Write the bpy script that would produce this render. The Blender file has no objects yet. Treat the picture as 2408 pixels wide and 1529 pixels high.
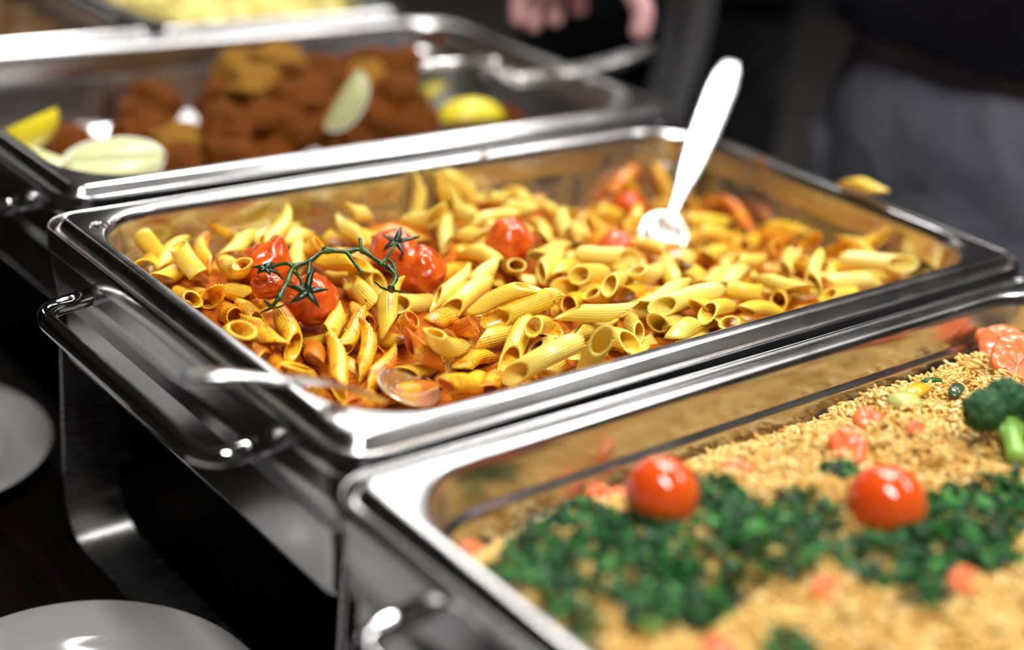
import bpy, bmesh, math, random
import numpy as np
from mathutils import Vector, Matrix, noise
random.seed(11)
np.random.seed(11)
scene = bpy.context.scene
COL = scene.collection
Z0 = 0.972          # rim plane of the food pans above the floor; everything is built about the rim, then lifted
PI = math.pi

# ------------------------------------------------------------------ camera
cam_d = bpy.data.cameras.new('camera')
cam = bpy.data.objects.new('camera', cam_d)
COL.objects.link(cam)
scene.camera = cam
AZ, EL, ROLL = 0.8469, 0.4185, 0.1049
fwd = Vector((math.cos(EL)*math.cos(AZ), math.cos(EL)*math.sin(AZ), -math.sin(EL)))
rgt = fwd.cross(Vector((0, 0, 1))).normalized()
upv = rgt.cross(fwd)
r2 = rgt*math.cos(ROLL) + upv*math.sin(ROLL)
u2 = -rgt*math.sin(ROLL) + upv*math.cos(ROLL)
M = Matrix((r2, u2, -fwd)).transposed().to_4x4()
M.translation = Vector((-0.6074, -0.6505, 0.3312))
cam.matrix_world = M
cam_d.sensor_width = 36.0
cam_d.lens = 36.0*3547.0/2408.0
cam_d.clip_start = 0.02
cam_d.dof.use_dof = True
cam_d.dof.focus_distance = 0.845
cam_d.dof.aperture_fstop = 2.1

# ------------------------------------------------------------------ world and exposure
world = bpy.data.worlds.new('world')
scene.world = world
world.use_nodes = True
world.node_tree.nodes['Background'].inputs[0].default_value = (0.75, 0.8, 0.9, 1)
world.node_tree.nodes['Background'].inputs[1].default_value = 0.02
vs = scene.view_settings
vs.view_transform = 'Standard'
vs.look = 'None'
vs.gamma = 1.0
vs.exposure = 0.62
vs.use_curve_mapping = False
# ceiling light panels (x, y, half length along x, half length along y, strength); they are the only lights
PANELS = [(1.55, 2.30, .16, .62, 12), (1.55, .60, .16, .62, 16), (1.55, -1.10, .16, .62, 14), (.60, .55, .16, .62, 21), (-.62, -1.05, .16, .62, 27),  # last one here is an unseen panel added as camera-side fill for the food
          (3.3, 1.4, .16, .62, 7), (0.1, 4.3, .16, .62, 5), (3.0, 4.4, .16, .62, 6)]
CEIL = 1.9

# ------------------------------------------------------------------ helpers
def link(o, parent=None):
    COL.objects.link(o)
    if parent is not None:
        o.parent = parent
    return o

def mesh_obj(name, verts, faces, mat, parent=None, smooth=True, loc=None, sharp=None):
    me = bpy.data.meshes.new(name)
    me.from_pydata([tuple(v) for v in verts], [], faces)
    if smooth:
        me.polygons.foreach_set('use_smooth', [True]*len(me.polygons))
        if sharp:
            me.set_sharp_from_angle(angle=sharp)
    me.update()
    o = bpy.data.objects.new(name, me)
    if mat:
        me.materials.append(mat)
    if loc is not None:
        o.location = loc
    return link(o, parent)

def empty(name, loc=(0, 0, 0), rotz=0.0):
    o = bpy.data.objects.new(name, None)
    o.empty_display_size = .05
    o.location = loc
    o.rotation_euler = (0, 0, rotz)
    return link(o)

def tag(o, label, cat, group=None):
    o['label'] = label
    o['category'] = cat
    if group:
        o['group'] = group
    return o

def struct(o):
    o['kind'] = 'structure'
    return o

def copy_tree(o, parent=None):
    c = o.copy()
    COL.objects.link(c)
    c.parent = parent
    for ch in list(o.children):
        copy_tree(ch, c)
    return c

def box(x0, x1, y0, y1, z0, z1):
    v = [(x, y, z) for z in (z0, z1) for y in (y0, y1) for x in (x0, x1)]
    f = [(0, 2, 3, 1), (4, 5, 7, 6), (0, 1, 5, 4), (2, 6, 7, 3), (0, 4, 6, 2), (1, 3, 7, 5)]
    return v, f

def merge(*parts):
    V, F = [], []
    for v, f in parts:
        n = len(V)
        V += [tuple(p) for p in v]
        F += [tuple(i+n for i in q) for q in f]
    return V, F

def ring(hx, hy, r, z, n=8, cx=0., cy=0.):
    pts = []
    for sx, sy, a0 in ((1, 1, 0), (-1, 1, PI/2), (-1, -1, PI), (1, -1, 1.5*PI)):
        for k in range(n+1):
            a = a0 + PI/2*k/n
            pts.append((cx+sx*(hx-r)+r*math.cos(a), cy+sy*(hy-r)+r*math.sin(a), z))
    return pts

def loft(rings, cap0=False, cap1=False, closed=True):
    n = len(rings[0])
    V = [p for r in rings for p in r]
    F = []
    for i in range(len(rings)-1):
        for k in range(n if closed else n-1):
            a, b = i*n+k, i*n+(k+1) % n
            F.append((a, b, b+n, a+n))
    if cap0:
        F.append(tuple(range(n))[::-1])
    if cap1:
        F.append(tuple((len(rings)-1)*n+k for k in range(n)))
    return V, F

def sweep(path, rad, n=12, flat=None, caps=True):
    """tube along a path; rad float or list; flat = list of (w,h) half sizes with a fixed side vector"""
    P = [Vector(p) for p in path]
    rings = []
    T0 = (P[1]-P[0]).normalized()
    ref = Vector((0, 0, 1)) if abs(T0.z) < .9 else Vector((1, 0, 0))
    N = (ref - T0*ref.dot(T0)).normalized()
    for i, p in enumerate(P):
        T = (P[min(i+1, len(P)-1)]-P[max(i-1, 0)]).normalized()
        N = (N - T*N.dot(T)).normalized()
        B = T.cross(N)
        if flat:
            w, hh = flat[i]
        else:
            w = hh = rad[i] if isinstance(rad, (list, tuple)) else rad
        rings.append([tuple(p + B*(w*math.cos(2*PI*k/n)) + N*(hh*math.sin(2*PI*k/n))) for k in range(n)])
    return loft(rings, caps, caps)

def smooth_path(pts, per=6):
    """Catmull-Rom"""
    P = [Vector(p) for p in pts]
    P = [P[0]*2-P[1]] + P + [P[-1]*2-P[-2]]
    out = []
    for i in range(1, len(P)-2):
        for k in range(per):
            t = k/per
            a, b, c, d = P[i-1], P[i], P[i+1], P[i+2]
            out.append(.5*((2*b)+(c-a)*t+(2*a-5*b+4*c-d)*t*t+(3*b-a-3*c+d)*t**3))
    out.append(P[-2])
    return out

def lerp_list(vals, n):
    out = []
    for i in range(n):
        t = i/(n-1)*(len(vals)-1)
        k = min(int(t), len(vals)-2)
        a, b = vals[k], vals[k+1]
        if isinstance(a, (tuple, list)):
            out.append(tuple(x+(y-x)*(t-k) for x, y in zip(a, b)))
        else:
            out.append(a+(b-a)*(t-k))
    return out

def lathe(prof, n=64):
    rings = [[(r*math.cos(2*PI*k/n), r*math.sin(2*PI*k/n), z) for k in range(n)] for r, z in prof]
    return loft(rings)

def uvsphere(nu=24, nv=14):
    V = [(0, 0, -1)]
    for j in range(1, nv):
        t = -PI/2+PI*j/nv
        for i in range(nu):
            V.append((math.cos(t)*math.cos(2*PI*i/nu), math.cos(t)*math.sin(2*PI*i/nu), math.sin(t)))
    V.append((0, 0, 1))
    F = [(0, 1+(i+1) % nu, 1+i) for i in range(nu)]
    for j in range(nv-2):
        for i in range(nu):
            a = 1+j*nu+i
            b = 1+j*nu+(i+1) % nu
            F.append((a, b, b+nu, a+nu))
    top = len(V)-1
    F += [(top, 1+(nv-2)*nu+i, 1+(nv-2)*nu+(i+1) % nu) for i in range(nu)]
    return V, F

def lumpy(nu, nv, fn):
    V, F = uvsphere(nu, nv)
    return [tuple(fn(Vector(v))) for v in V], F

def frame_matrix(c, xdir, zdir):
    x = Vector(xdir).normalized()
    z = Vector(zdir)
    z = (z - x*z.dot(x)).normalized()
    y = z.cross(x)
    m = Matrix((x, y, z)).transposed().to_4x4()
    m.translation = Vector(c)
    return m

# ------------------------------------------------------------------ materials
class NT:
    def __init__(s, name):
        s.m = bpy.data.materials.new(name)
        s.m.use_nodes = True
        s.t = s.m.node_tree
        s.b = s.t.nodes['Principled BSDF']
        s.tc = None
    def n(s, typ, **kw):
        x = s.t.nodes.new(typ)
        for k, v in kw.items():
            setattr(x, k, v)
        return x
    def l(s, a, b):
        s.t.links.new(a, b)
    def coord(s, which='Object'):
        if not s.tc:
            s.tc = s.n('ShaderNodeTexCoord')
        return s.tc.outputs[which]
    def noise(s, scale, detail=3, rough=.5, co=None, which='Object', dist=0.):
        x = s.n('ShaderNodeTexNoise')
        x.inputs['Scale'].default_value = scale
        x.inputs['Detail'].default_value = detail
        x.inputs['Roughness'].default_value = rough
        x.inputs['Distortion'].default_value = dist
        s.l(co or s.coord(which), x.inputs['Vector'])
        return x
    def ramp(s, fac, stops):
        x = s.n('ShaderNodeValToRGB')
        e = x.color_ramp.elements
        while len(e) < len(stops):
            e.new(.5)
        for q, (p, c) in zip(e, stops):
            q.position = p
            q.color = (*c, 1) if len(c) == 3 else c
        s.l(fac, x.inputs[0])
        return x.outputs[0]
    def mix(s, fac, a, b):
        x = s.n('ShaderNodeMix', data_type='RGBA')
        if isinstance(fac, float):
            x.inputs[0].default_value = fac
        else:
            s.l(fac, x.inputs[0])
        for i, v in ((6, a), (7, b)):
            if isinstance(v, tuple):
                x.inputs[i].default_value = (*v, 1)
            else:
                s.l(v, x.inputs[i])
        return x.outputs[2]
    def math(s, op, a, b=0.):
        x = s.n('ShaderNodeMath', operation=op)
        for i, v in ((0, a), (1, b)):
            if isinstance(v, (float, int)):
                x.inputs[i].default_value = v
            else:
                s.l(v, x.inputs[i])
        return x.outputs[0]
    def bump(s, h, strength=.3, dist=.001):
        x = s.n('ShaderNodeBump')
        x.inputs['Strength'].default_value = strength
        x.inputs['Distance'].default_value = dist
        s.l(h, x.inputs['Height'])
        s.l(x.outputs[0], s.b.inputs['Normal'])
    def set(s, **kw):
        names = dict(col='Base Color', rough='Roughness', metal='Metallic', sss='Subsurface Weight', coat='Coat Weight',
                     spec='Specular IOR Level', coatr='Coat Roughness', sssr='Subsurface Radius', ssss='Subsurface Scale', trans='Transmission Weight')
        for k, v in kw.items():
            i = s.b.inputs[names[k]]
            if isinstance(v, bpy.types.NodeSocket):
                s.l(v, i)
            elif isinstance(v, tuple) and len(v) == 3 and k == 'col':
                i.default_value = (*v, 1)
            else:
                i.default_value = v
        return s.m

def mat_plain(name, col, rough=.5, var=.12, scale=30, bump=0., **kw):
    k = NT(name)
    nz = k.noise(scale)
    c = k.mix(nz.outputs[0], tuple(x*(1-var) for x in col), tuple(min(1, x*(1+var)) for x in col))
    if bump:
        k.bump(nz.outputs[0], bump)
    return k.set(col=c, rough=rough, **kw)

def mat_steel(name, base=(.60, .60, .61), r0=.12, r1=.26, scale=18, stain=False):
    k = NT(name)
    nz = k.noise(scale, 4, .6)
    mp = k.n('ShaderNodeMapping')
    mp.inputs['Scale'].default_value = (3, 260, 260)
    k.l(k.coord(), mp.inputs['Vector'])
    br = k.noise(1.0, 2, .5, co=mp.outputs[0])
    sm = k.math('ADD', k.math('MULTIPLY', nz.outputs[0], .6), k.math('MULTIPLY', br.outputs[0], .4))
    rr = k.n('ShaderNodeMapRange')
    rr.inputs['From Min'].default_value = .3
    rr.inputs['From Max'].default_value = .7
    rr.inputs['To Min'].default_value = r0
    rr.inputs['To Max'].default_value = r1
    k.l(sm, rr.inputs['Value'])
    rough = rr.outputs[0]
    col = base
    metal = 1.0
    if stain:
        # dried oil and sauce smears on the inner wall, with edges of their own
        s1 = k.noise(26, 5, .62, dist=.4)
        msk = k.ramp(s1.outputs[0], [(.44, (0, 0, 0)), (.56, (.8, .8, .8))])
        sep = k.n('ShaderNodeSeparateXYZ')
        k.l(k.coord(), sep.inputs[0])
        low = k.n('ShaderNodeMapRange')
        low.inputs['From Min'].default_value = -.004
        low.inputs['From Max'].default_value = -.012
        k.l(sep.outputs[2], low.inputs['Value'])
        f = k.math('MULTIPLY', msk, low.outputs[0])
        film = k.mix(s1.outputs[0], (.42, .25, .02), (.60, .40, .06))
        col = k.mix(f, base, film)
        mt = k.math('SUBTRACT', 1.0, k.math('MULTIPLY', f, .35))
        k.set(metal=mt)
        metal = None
    k.bump(br.outputs[0], .02, .0003)
    k.set(col=col, rough=rough)
    if metal is not None:
        k.set(metal=metal)
    return k.m

STEEL = mat_steel('brushed_steel', (.58, .58, .59), .15, .26)
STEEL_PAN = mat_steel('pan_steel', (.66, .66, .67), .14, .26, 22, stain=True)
STEEL_CLEAN = mat_steel('pan_steel_clean', (.64, .64, .65), .16, .28, 22)
STEEL_SATIN = mat_steel('satin_steel', (.45, .45, .46), .24, .32)
CHROME = mat_steel('chrome', (.72, .72, .73), .04, .09, 8)
SPOON = mat_steel('spoon_steel', (.86, .86, .86), .22, .34, 30)

def mat_penne():
    k = NT('penne_pasta')
    oi = k.n('ShaderNodeObjectInfo')
    at = k.n('ShaderNodeAttribute', attribute_type='OBJECT', attribute_name='sauce')
    sc = at.outputs['Fac']
    off = k.n('ShaderNodeVectorMath', operation='ADD')
    sca = k.n('ShaderNodeVectorMath', operation='SCALE')
    cmb = k.n('ShaderNodeCombineXYZ')
    for i in range(3):
        k.l(k.math('MULTIPLY', oi.outputs['Random'], 7.0+3*i), cmb.inputs[i])
    k.l(k.coord(), off.inputs[0])
    k.l(cmb.outputs[0], off.inputs[1])
    co = off.outputs[0]
    pale = k.mix(oi.outputs['Random'], (.95, .79, .23), (.95, .73, .13))
    gold = k.mix(oi.outputs['Random'], (.95, .62, .035), (.95, .56, .022))
    base = k.mix(k.math('MINIMUM', k.math('MULTIPLY', sc, 2.2), 1.0), pale, gold)
    og = k.n('ShaderNodeMapRange')
    og.inputs['From Min'].default_value = .42
    og.inputs['From Max'].default_value = .95
    og.inputs['To Max'].default_value = .75
    k.l(sc, og.inputs['Value'])
    base = k.mix(og.outputs[0], base, (.86, .32, .015))
    big = k.noise(95, 4, .6, co=co)
    fine = k.noise(520, 3, .6, co=co)
    f = k.math('ADD', k.math('MULTIPLY', big.outputs[0], .75), k.math('MULTIPLY', fine.outputs[0], .25))
    thr = k.math('SUBTRACT', .665, k.math('MULTIPLY', sc, .30))
    m = k.n('ShaderNodeMapRange')
    m.interpolation_type = 'SMOOTHSTEP'
    k.l(f, m.inputs['Value'])
    k.l(thr, m.inputs['From Min'])
    k.l(k.math('ADD', thr, .10), m.inputs['From Max'])
    sauce = k.mix(fine.outputs[0], (.58, .085, .004), (.78, .22, .010))
    c1 = k.mix(k.math('MULTIPLY', m.outputs[0], .88), base, sauce)
    herb = k.noise(300, 1, .5, co=co)
    hm = k.n('ShaderNodeMapRange')
    k.l(herb.outputs[0], hm.inputs['Value'])
    hm.inputs['From Min'].default_value = .765
    hm.inputs['From Max'].default_value = .79
    c2 = k.mix(hm.outputs[0], c1, (.05, .035, .01))
    k.bump(fine.outputs[0], .25, .0004)
    return k.set(col=c2, rough=.30, sss=.25, ssss=.004, sssr=(1., .5, .15), coat=.45, coatr=.10)

PENNE = mat_penne()

def mat_roast(name, a, b):
    k = NT(name)
    n1 = k.noise(120, 4, .6)
    n2 = k.noise(500, 2, .5)
    c = k.ramp(n1.outputs[0], [(.3, a), (.62, b), (.8, tuple(min(1, x*1.5) for x in b))])
    k.bump(k.math('ADD', n1.outputs[0], k.math('MULTIPLY', n2.outputs[0], .3)), .35, .0010)
    return k.set(col=c, rough=.22, sss=.25, ssss=.006, sssr=(1, .3, .1), coat=.35, coatr=.08)

ROAST = mat_roast('roasted_tomato', (.50, .034, .004), (.74, .135, .010))
FRESH = NT('fresh_tomato')
_n = FRESH.noise(26, 2)
FRESH = FRESH.set(col=FRESH.ramp(_n.outputs[0], [(.3, (.72, .055, .006)), (.7, (.83, .13, .012))]), rough=.10, sss=.2, ssss=.01, sssr=(1, .3, .1), coat=.6, coatr=.04)
VINE = NT('vine_green')
_n = VINE.noise(140, 3)
VINE = VINE.set(col=VINE.ramp(_n.outputs[0], [(.38, (.010, .018, .006)), (.56, (.030, .085, .010)), (.74, (.11, .20, .03))]), rough=.35)
CALYX = mat_plain('dark_calyx', (.012, .030, .016), .3, .5, 200, coat=.2)
SAUCE = NT('tomato_sauce')
_n = SAUCE.noise(140, 5, .65)
SAUCE.bump(_n.outputs[0], .8, .003)
SAUCE = SAUCE.set(col=SAUCE.ramp(_n.outputs[0], [(.3, (.26, .040, .003)), (.55, (.52, .14, .008)), (.75, (.70, .30, .02))]), rough=.5, spec=.08)
TABLE = NT('dark_wood')
_mp = TABLE.n('ShaderNodeMapping')
_mp.inputs['Scale'].default_value = (60, 3, 8)
TABLE.l(TABLE.coord(), _mp.inputs['Vector'])
_n = TABLE.noise(2.2, 5, .6, co=_mp.outputs[0])
TABLE = TABLE.set(col=TABLE.ramp(_n.outputs[0], [(.35, (.0015, .0009, .0008)), (.7, (.007, .0032, .0025))]), rough=.4, spec=.14)
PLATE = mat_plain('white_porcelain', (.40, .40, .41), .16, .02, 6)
FLOOR = mat_plain('dark_carpet', (.020, .018, .018), .9, .3, 40)
WALL = mat_plain('brown_wall', (.05, .032, .024), .8, .1, 4)
WALL2 = mat_plain('dark_wall', (.012, .012, .014), .8, .1, 4)
CEILM = mat_plain('ceiling_paint', (.55, .55, .55), .9, .04, 3)
WHITE = mat_plain('lamp_housing', (.8, .8, .8), .5, .02, 5)

# ------------------------------------------------------------------ measured positions (metres, about the rim of the middle pan)
CP = [(-0.23, 0.12, -0.018), (-0.13, 0.12, -0.023), (0.0, 0.125, -0.019), (0.06, 0.12, -0.018), (0.13, 0.11, -0.046), (0.21, 0.11, -0.04), (0.22, 0.05, -0.043), (0.22, 0.0, -0.04), (0.22, -0.07, -0.022), (0.22, -0.12, -0.018), (0.0, 0.0, -0.013), (0.1, -0.05, -0.018), (-0.1, 0.0, -0.014), (-0.2, 0.0, -0.02), (-0.21, -0.1, -0.03), (-0.1, -0.1, -0.024), (0.0, -0.13, -0.011), (0.1, -0.13, -0.014), (0.05, 0.06, -0.02), (0.12, 0.04, -0.034), (-0.16, -0.06, -0.024), (-0.05, -0.06, -0.014), (-0.05, 0.06, -0.016), (-0.17, 0.06, -0.018), (0.16, 0.07, -0.046), (-0.14, -0.13, -0.026), (0.06, 0.0, -0.018)]
TOMS = [([-0.1716, 0.0653, -0.014], 0.015), ([-0.1951, 0.0268, -0.0076], 0.009), ([-0.1771, 0.0117, -0.0138], 0.0158), ([-0.0903, 0.052, -0.0142], 0.015), ([-0.0996, 0.0121, -0.0101], 0.0155), ([-0.0134, 0.0325, -0.0127], 0.015), ([0.0603, 0.0097, -0.0241], 0.0135), ([0.1786, 0.119, -0.0474], 0.012)]
VINE_P = [[-0.2087, -0.0073, 0.0], [-0.1984, 0.001, 0.005], [-0.1896, 0.0087, 0.009], [-0.1795, 0.0092, 0.011], [-0.1656, 0.0145, 0.013], [-0.1556, 0.0082, 0.013], [-0.1461, 0.0069, 0.013], [-0.1432, -0.0054, 0.01], [-0.1417, -0.0128, 0.009], [-0.1424, -0.0225, 0.007], [-0.15, -0.0291, 0.004]]
VINE_B = [[[-0.1896, 0.0087, 0.009], [-0.1921, 0.0118, 0.011], [-0.1985, 0.0172, 0.008], [-0.2014, 0.0193, 0.006]], [[-0.1794, 0.0084, 0.011], [-0.188, -0.0042, 0.009], [-0.1946, -0.0144, 0.004]], [[-0.1554, 0.0081, 0.013], [-0.1551, 0.0019, 0.01], [-0.1556, -0.0089, 0.006]], [[-0.1461, 0.0069, 0.013], [-0.1442, 0.0116, 0.018]], [[-0.1449, -0.0108, 0.01], [-0.1349, -0.003, 0.01], [-0.1115, 0.0215, 0.006]], [[-0.1408, -0.0202, 0.007], [-0.1351, -0.0101, 0.008], [-0.1348, -0.0019, 0.009]], [[-0.2087, -0.0073, 0.0], [-0.2104, -0.005, -0.004]], [[-0.1656, 0.0145, 0.013], [-0.1664, 0.0149, 0.015]], [[-0.1918, 0.0052, 0.009], [-0.1891, 0.0024, 0.005], [-0.1946, -0.0101, 0.004]]]
SP1 = [[-0.317, -0.1043, 0.022], [-0.3026, -0.113, 0.022], [-0.2799, -0.1194, 0.018], [-0.2521, -0.1196, 0.01], [-0.2265, -0.1149, -0.004], [-0.2087, -0.1085, -0.016]]
SP1B = [-0.1751, -0.0867, -0.025]
SP2 = [[0.2879, 0.1343, 0.0524], [0.2735, 0.1253, 0.0445], [0.2495, 0.1104, 0.03], [0.2153, 0.0889, 0.01], [0.183, 0.0685, -0.009], [0.156, 0.0515, -0.024], [0.1455, 0.0455, -0.031]]
SP2B = [0.1365, 0.0396, -0.036]
LEMON = [[-0.1863, 0.3924, -0.02], [-0.1864, 0.3587, -0.03], [-0.1508, 0.3137, -0.028], [0.0238, 0.286, 0.006], [0.1528, 0.2885, -0.026]]
PARSLEY = [[-0.2105, -0.2483, 0.0224], [-0.2507, -0.2816, 0.0184], [-0.2143, -0.2849, 0.0245], [-0.1411, -0.2627, 0.0163], [-0.1804, -0.3011, 0.0245], [-0.1461, -0.3134, 0.0204], [-0.0701, -0.2871, 0.0082], [-0.1124, -0.3486, 0.0224], [-0.051, -0.3442, 0.0224], [-0.0208, -0.3487, 0.0184], [-0.084, -0.3497, 0.0204], [-0.1236, -0.3715, 0.0112], [-0.2186, -0.3147, 0.0122], [-0.2006, -0.3184, 0.0143], [-0.1938, -0.3646, 0.0092], [-0.2419, -0.2575, 0.0122], [-0.1816, -0.2354, 0.0122], [-0.1851, -0.2669, 0.0163], [-0.1149, -0.3033, 0.0143], [-0.254, -0.3036, 0.0122], [-0.0678, -0.3671, 0.0143], [-0.1423, -0.2875, 0.0143], [-0.2663, -0.2792, 0.0082]]
VEG = [['carrot', 0.1645, -0.2224], ['carrot', 0.139, -0.2482], ['carrot', 0.1199, -0.2567], ['carrot', 0.1658, -0.2095], ['carrot', -0.1562, -0.2142], ['carrot', -0.1246, -0.2185], ['carrot', -0.0978, -0.2486], ['carrot', -0.0047, -0.2529], ['carrot', -0.0471, -0.2722], ['carrot', -0.2404, -0.2245], ['carrot', -0.1521, -0.347], ['carrot', -0.0996, -0.3763], ['carrot', -0.2201, -0.3507], ['carrot', -0.0095, -0.2822], ['carrot', -0.1431, -0.2178], ['pepper', 0.045, -0.2451], ['celery', 0.0234, -0.2531], ['pepperg', 0.0653, -0.2559], ['herb', 0.0834, -0.2295], ['broccoli', 0.0254, -0.3126]]
FT1 = [-0.1655, -0.262, -0.002]
FT2 = [-0.0813, -0.3209, -0.002]
HAND = [0.2695, 0.2928, 0.1009]
FRIED = [
(-0.0417, 0.4614, -0.038, 0.026, 0.017, 0, 'dark brown fried piece, left of the pile, middle row'),
(-0.0616, 0.4522, -0.046, 0.022, 0.016, 0, 'small dark brown fried piece, left of the pile, middle row, second from left'),
(-0.0758, 0.4089, -0.046, 0.03, 0.017, 0, 'dark brown fried piece, left of the pile, bottom row, second from left'),
(-0.0686, 0.3694, -0.042, 0.026, 0.018, 1, 'golden fried piece, left of the pile, bottom row'),
(-0.1037, 0.319, -0.04, 0.026, 0.018, 0, 'dark brown fried piece, left of the pile, bottom row, third from left'),
(-0.1345, 0.4289, -0.052, 0.028, 0.015, 0, 'dark brown fried piece, left of the pile, bottom row, leftmost'),
(0.0038, 0.3816, -0.008, 0.034, 0.02, 1, 'golden fried piece, left half of pile, top row, second from left'),
(0.0381, 0.4066, 0.0, 0.026, 0.02, 1, 'golden fried piece, left half of pile, top row, third from left'),
(0.0109, 0.425, -0.006, 0.024, 0.018, 1, 'golden fried piece, left half of pile, top row, leftmost'),
(0.0402, 0.376, -0.01, 0.03, 0.022, 0, 'dark brown fried piece, left half of pile, top row'),
(-0.0349, 0.3565, -0.03, 0.028, 0.02, 0, 'dark brown fried piece, left half of pile, middle row, second from left'),
(-0.0084, 0.3435, -0.024, 0.034, 0.018, 0, 'dark brown fried piece, left half of pile, middle row, fourth from left'),
(0.0071, 0.3274, -0.028, 0.024, 0.018, 0, 'dark brown fried piece, left half of pile, middle row, sixth from left'),
(0.0369, 0.3475, -0.016, 0.026, 0.022, 0, 'dark brown fried piece, right half of pile, middle row, leftmost'),
(-0.0441, 0.3265, -0.044, 0.032, 0.016, 0, 'dark brown fried piece, left half of pile, bottom row, leftmost'),
(-0.0099, 0.3237, -0.044, 0.03, 0.016, 0, 'dark brown fried piece, left half of pile, bottom row, second from left'),
(-0.0122, 0.4076, -0.026, 0.024, 0.02, 0, 'dark brown fried piece, left half of pile, middle row, leftmost'),
(0.0374, 0.3283, -0.03, 0.024, 0.018, 0, 'dark brown fried piece, right half of pile, middle row, second from left'),
(0.0594, 0.3212, -0.034, 0.028, 0.016, 0, 'dark brown fried piece, right half of pile, bottom row, second from left'),
(0.1011, 0.3673, -0.008, 0.024, 0.018, 1, 'golden fried piece, right half of pile, top row'),
(0.1315, 0.3836, -0.004, 0.028, 0.02, 0, 'dark brown fried piece, right half of pile, top row, second from left'),
(0.1517, 0.3772, -0.006, 0.024, 0.02, 0, 'dark brown fried piece, right half of pile, top row, third from left'),
(0.1082, 0.3334, -0.014, 0.03, 0.022, 0, 'dark brown fried piece, right half of pile, middle row, fourth from left'),
(0.0842, 0.3217, -0.028, 0.032, 0.018, 0, 'dark brown fried piece, right half of pile, middle row, third from left'),
(0.1093, 0.3121, -0.028, 0.028, 0.02, 0, 'dark brown fried piece, right half of pile, middle row, fifth from left'),
(0.0453, 0.3237, -0.042, 0.03, 0.014, 0, 'dark brown fried piece, right half of pile, bottom row, leftmost'),
(0.1248, 0.4088, -0.01, 0.024, 0.016, 0, 'dark brown fried piece, right half of pile, top row, leftmost'),
(0.1377, 0.3437, -0.018, 0.024, 0.02, 0, 'dark brown fried piece, right half of pile, middle row, sixth from left'),
(0.2098, 0.3072, -0.034, 0.016, 0.012, 0, 'small dark brown fried piece, by the turner, middle row, third from left'),
(0.1571, 0.3158, -0.04, 0.022, 0.013, 0, 'small dark brown fried piece, by the turner, middle row, leftmost'),
(-0.0608, 0.3527, -0.05, 0.018, 0.012, 0, 'small dark brown fried piece, left of the pile, bottom row'),
(0.0933, 0.4204, -0.014, 0.022, 0.018, 0, 'small dark brown fried piece, right half of pile, top row, leftmost'),
(-0.0021, 0.3708, -0.022, 0.024, 0.018, 0, 'dark brown fried piece, left half of pile, middle row, third from left'),
(-0.0521, 0.4949, -0.05, 0.016, 0.01, 0, 'small dark brown fried piece, left of the pile, middle row, leftmost'),
(0.0117, 0.3488, -0.012, 0.024, 0.018, 0, 'dark brown fried piece, left half of pile, middle row, fifth from left'),
(0.0853, 0.3815, -0.014, 0.022, 0.018, 0, 'small dark brown fried piece, right half of pile, top row, second from left'),
(0.0853, 0.3367, -0.018, 0.022, 0.018, 0, 'small dark brown fried piece, right half of pile, middle row'),
(0.1817, 0.3202, -0.046, 0.02, 0.012, 0, 'small dark brown fried piece, by the turner, middle row, second from left'),
]
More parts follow.
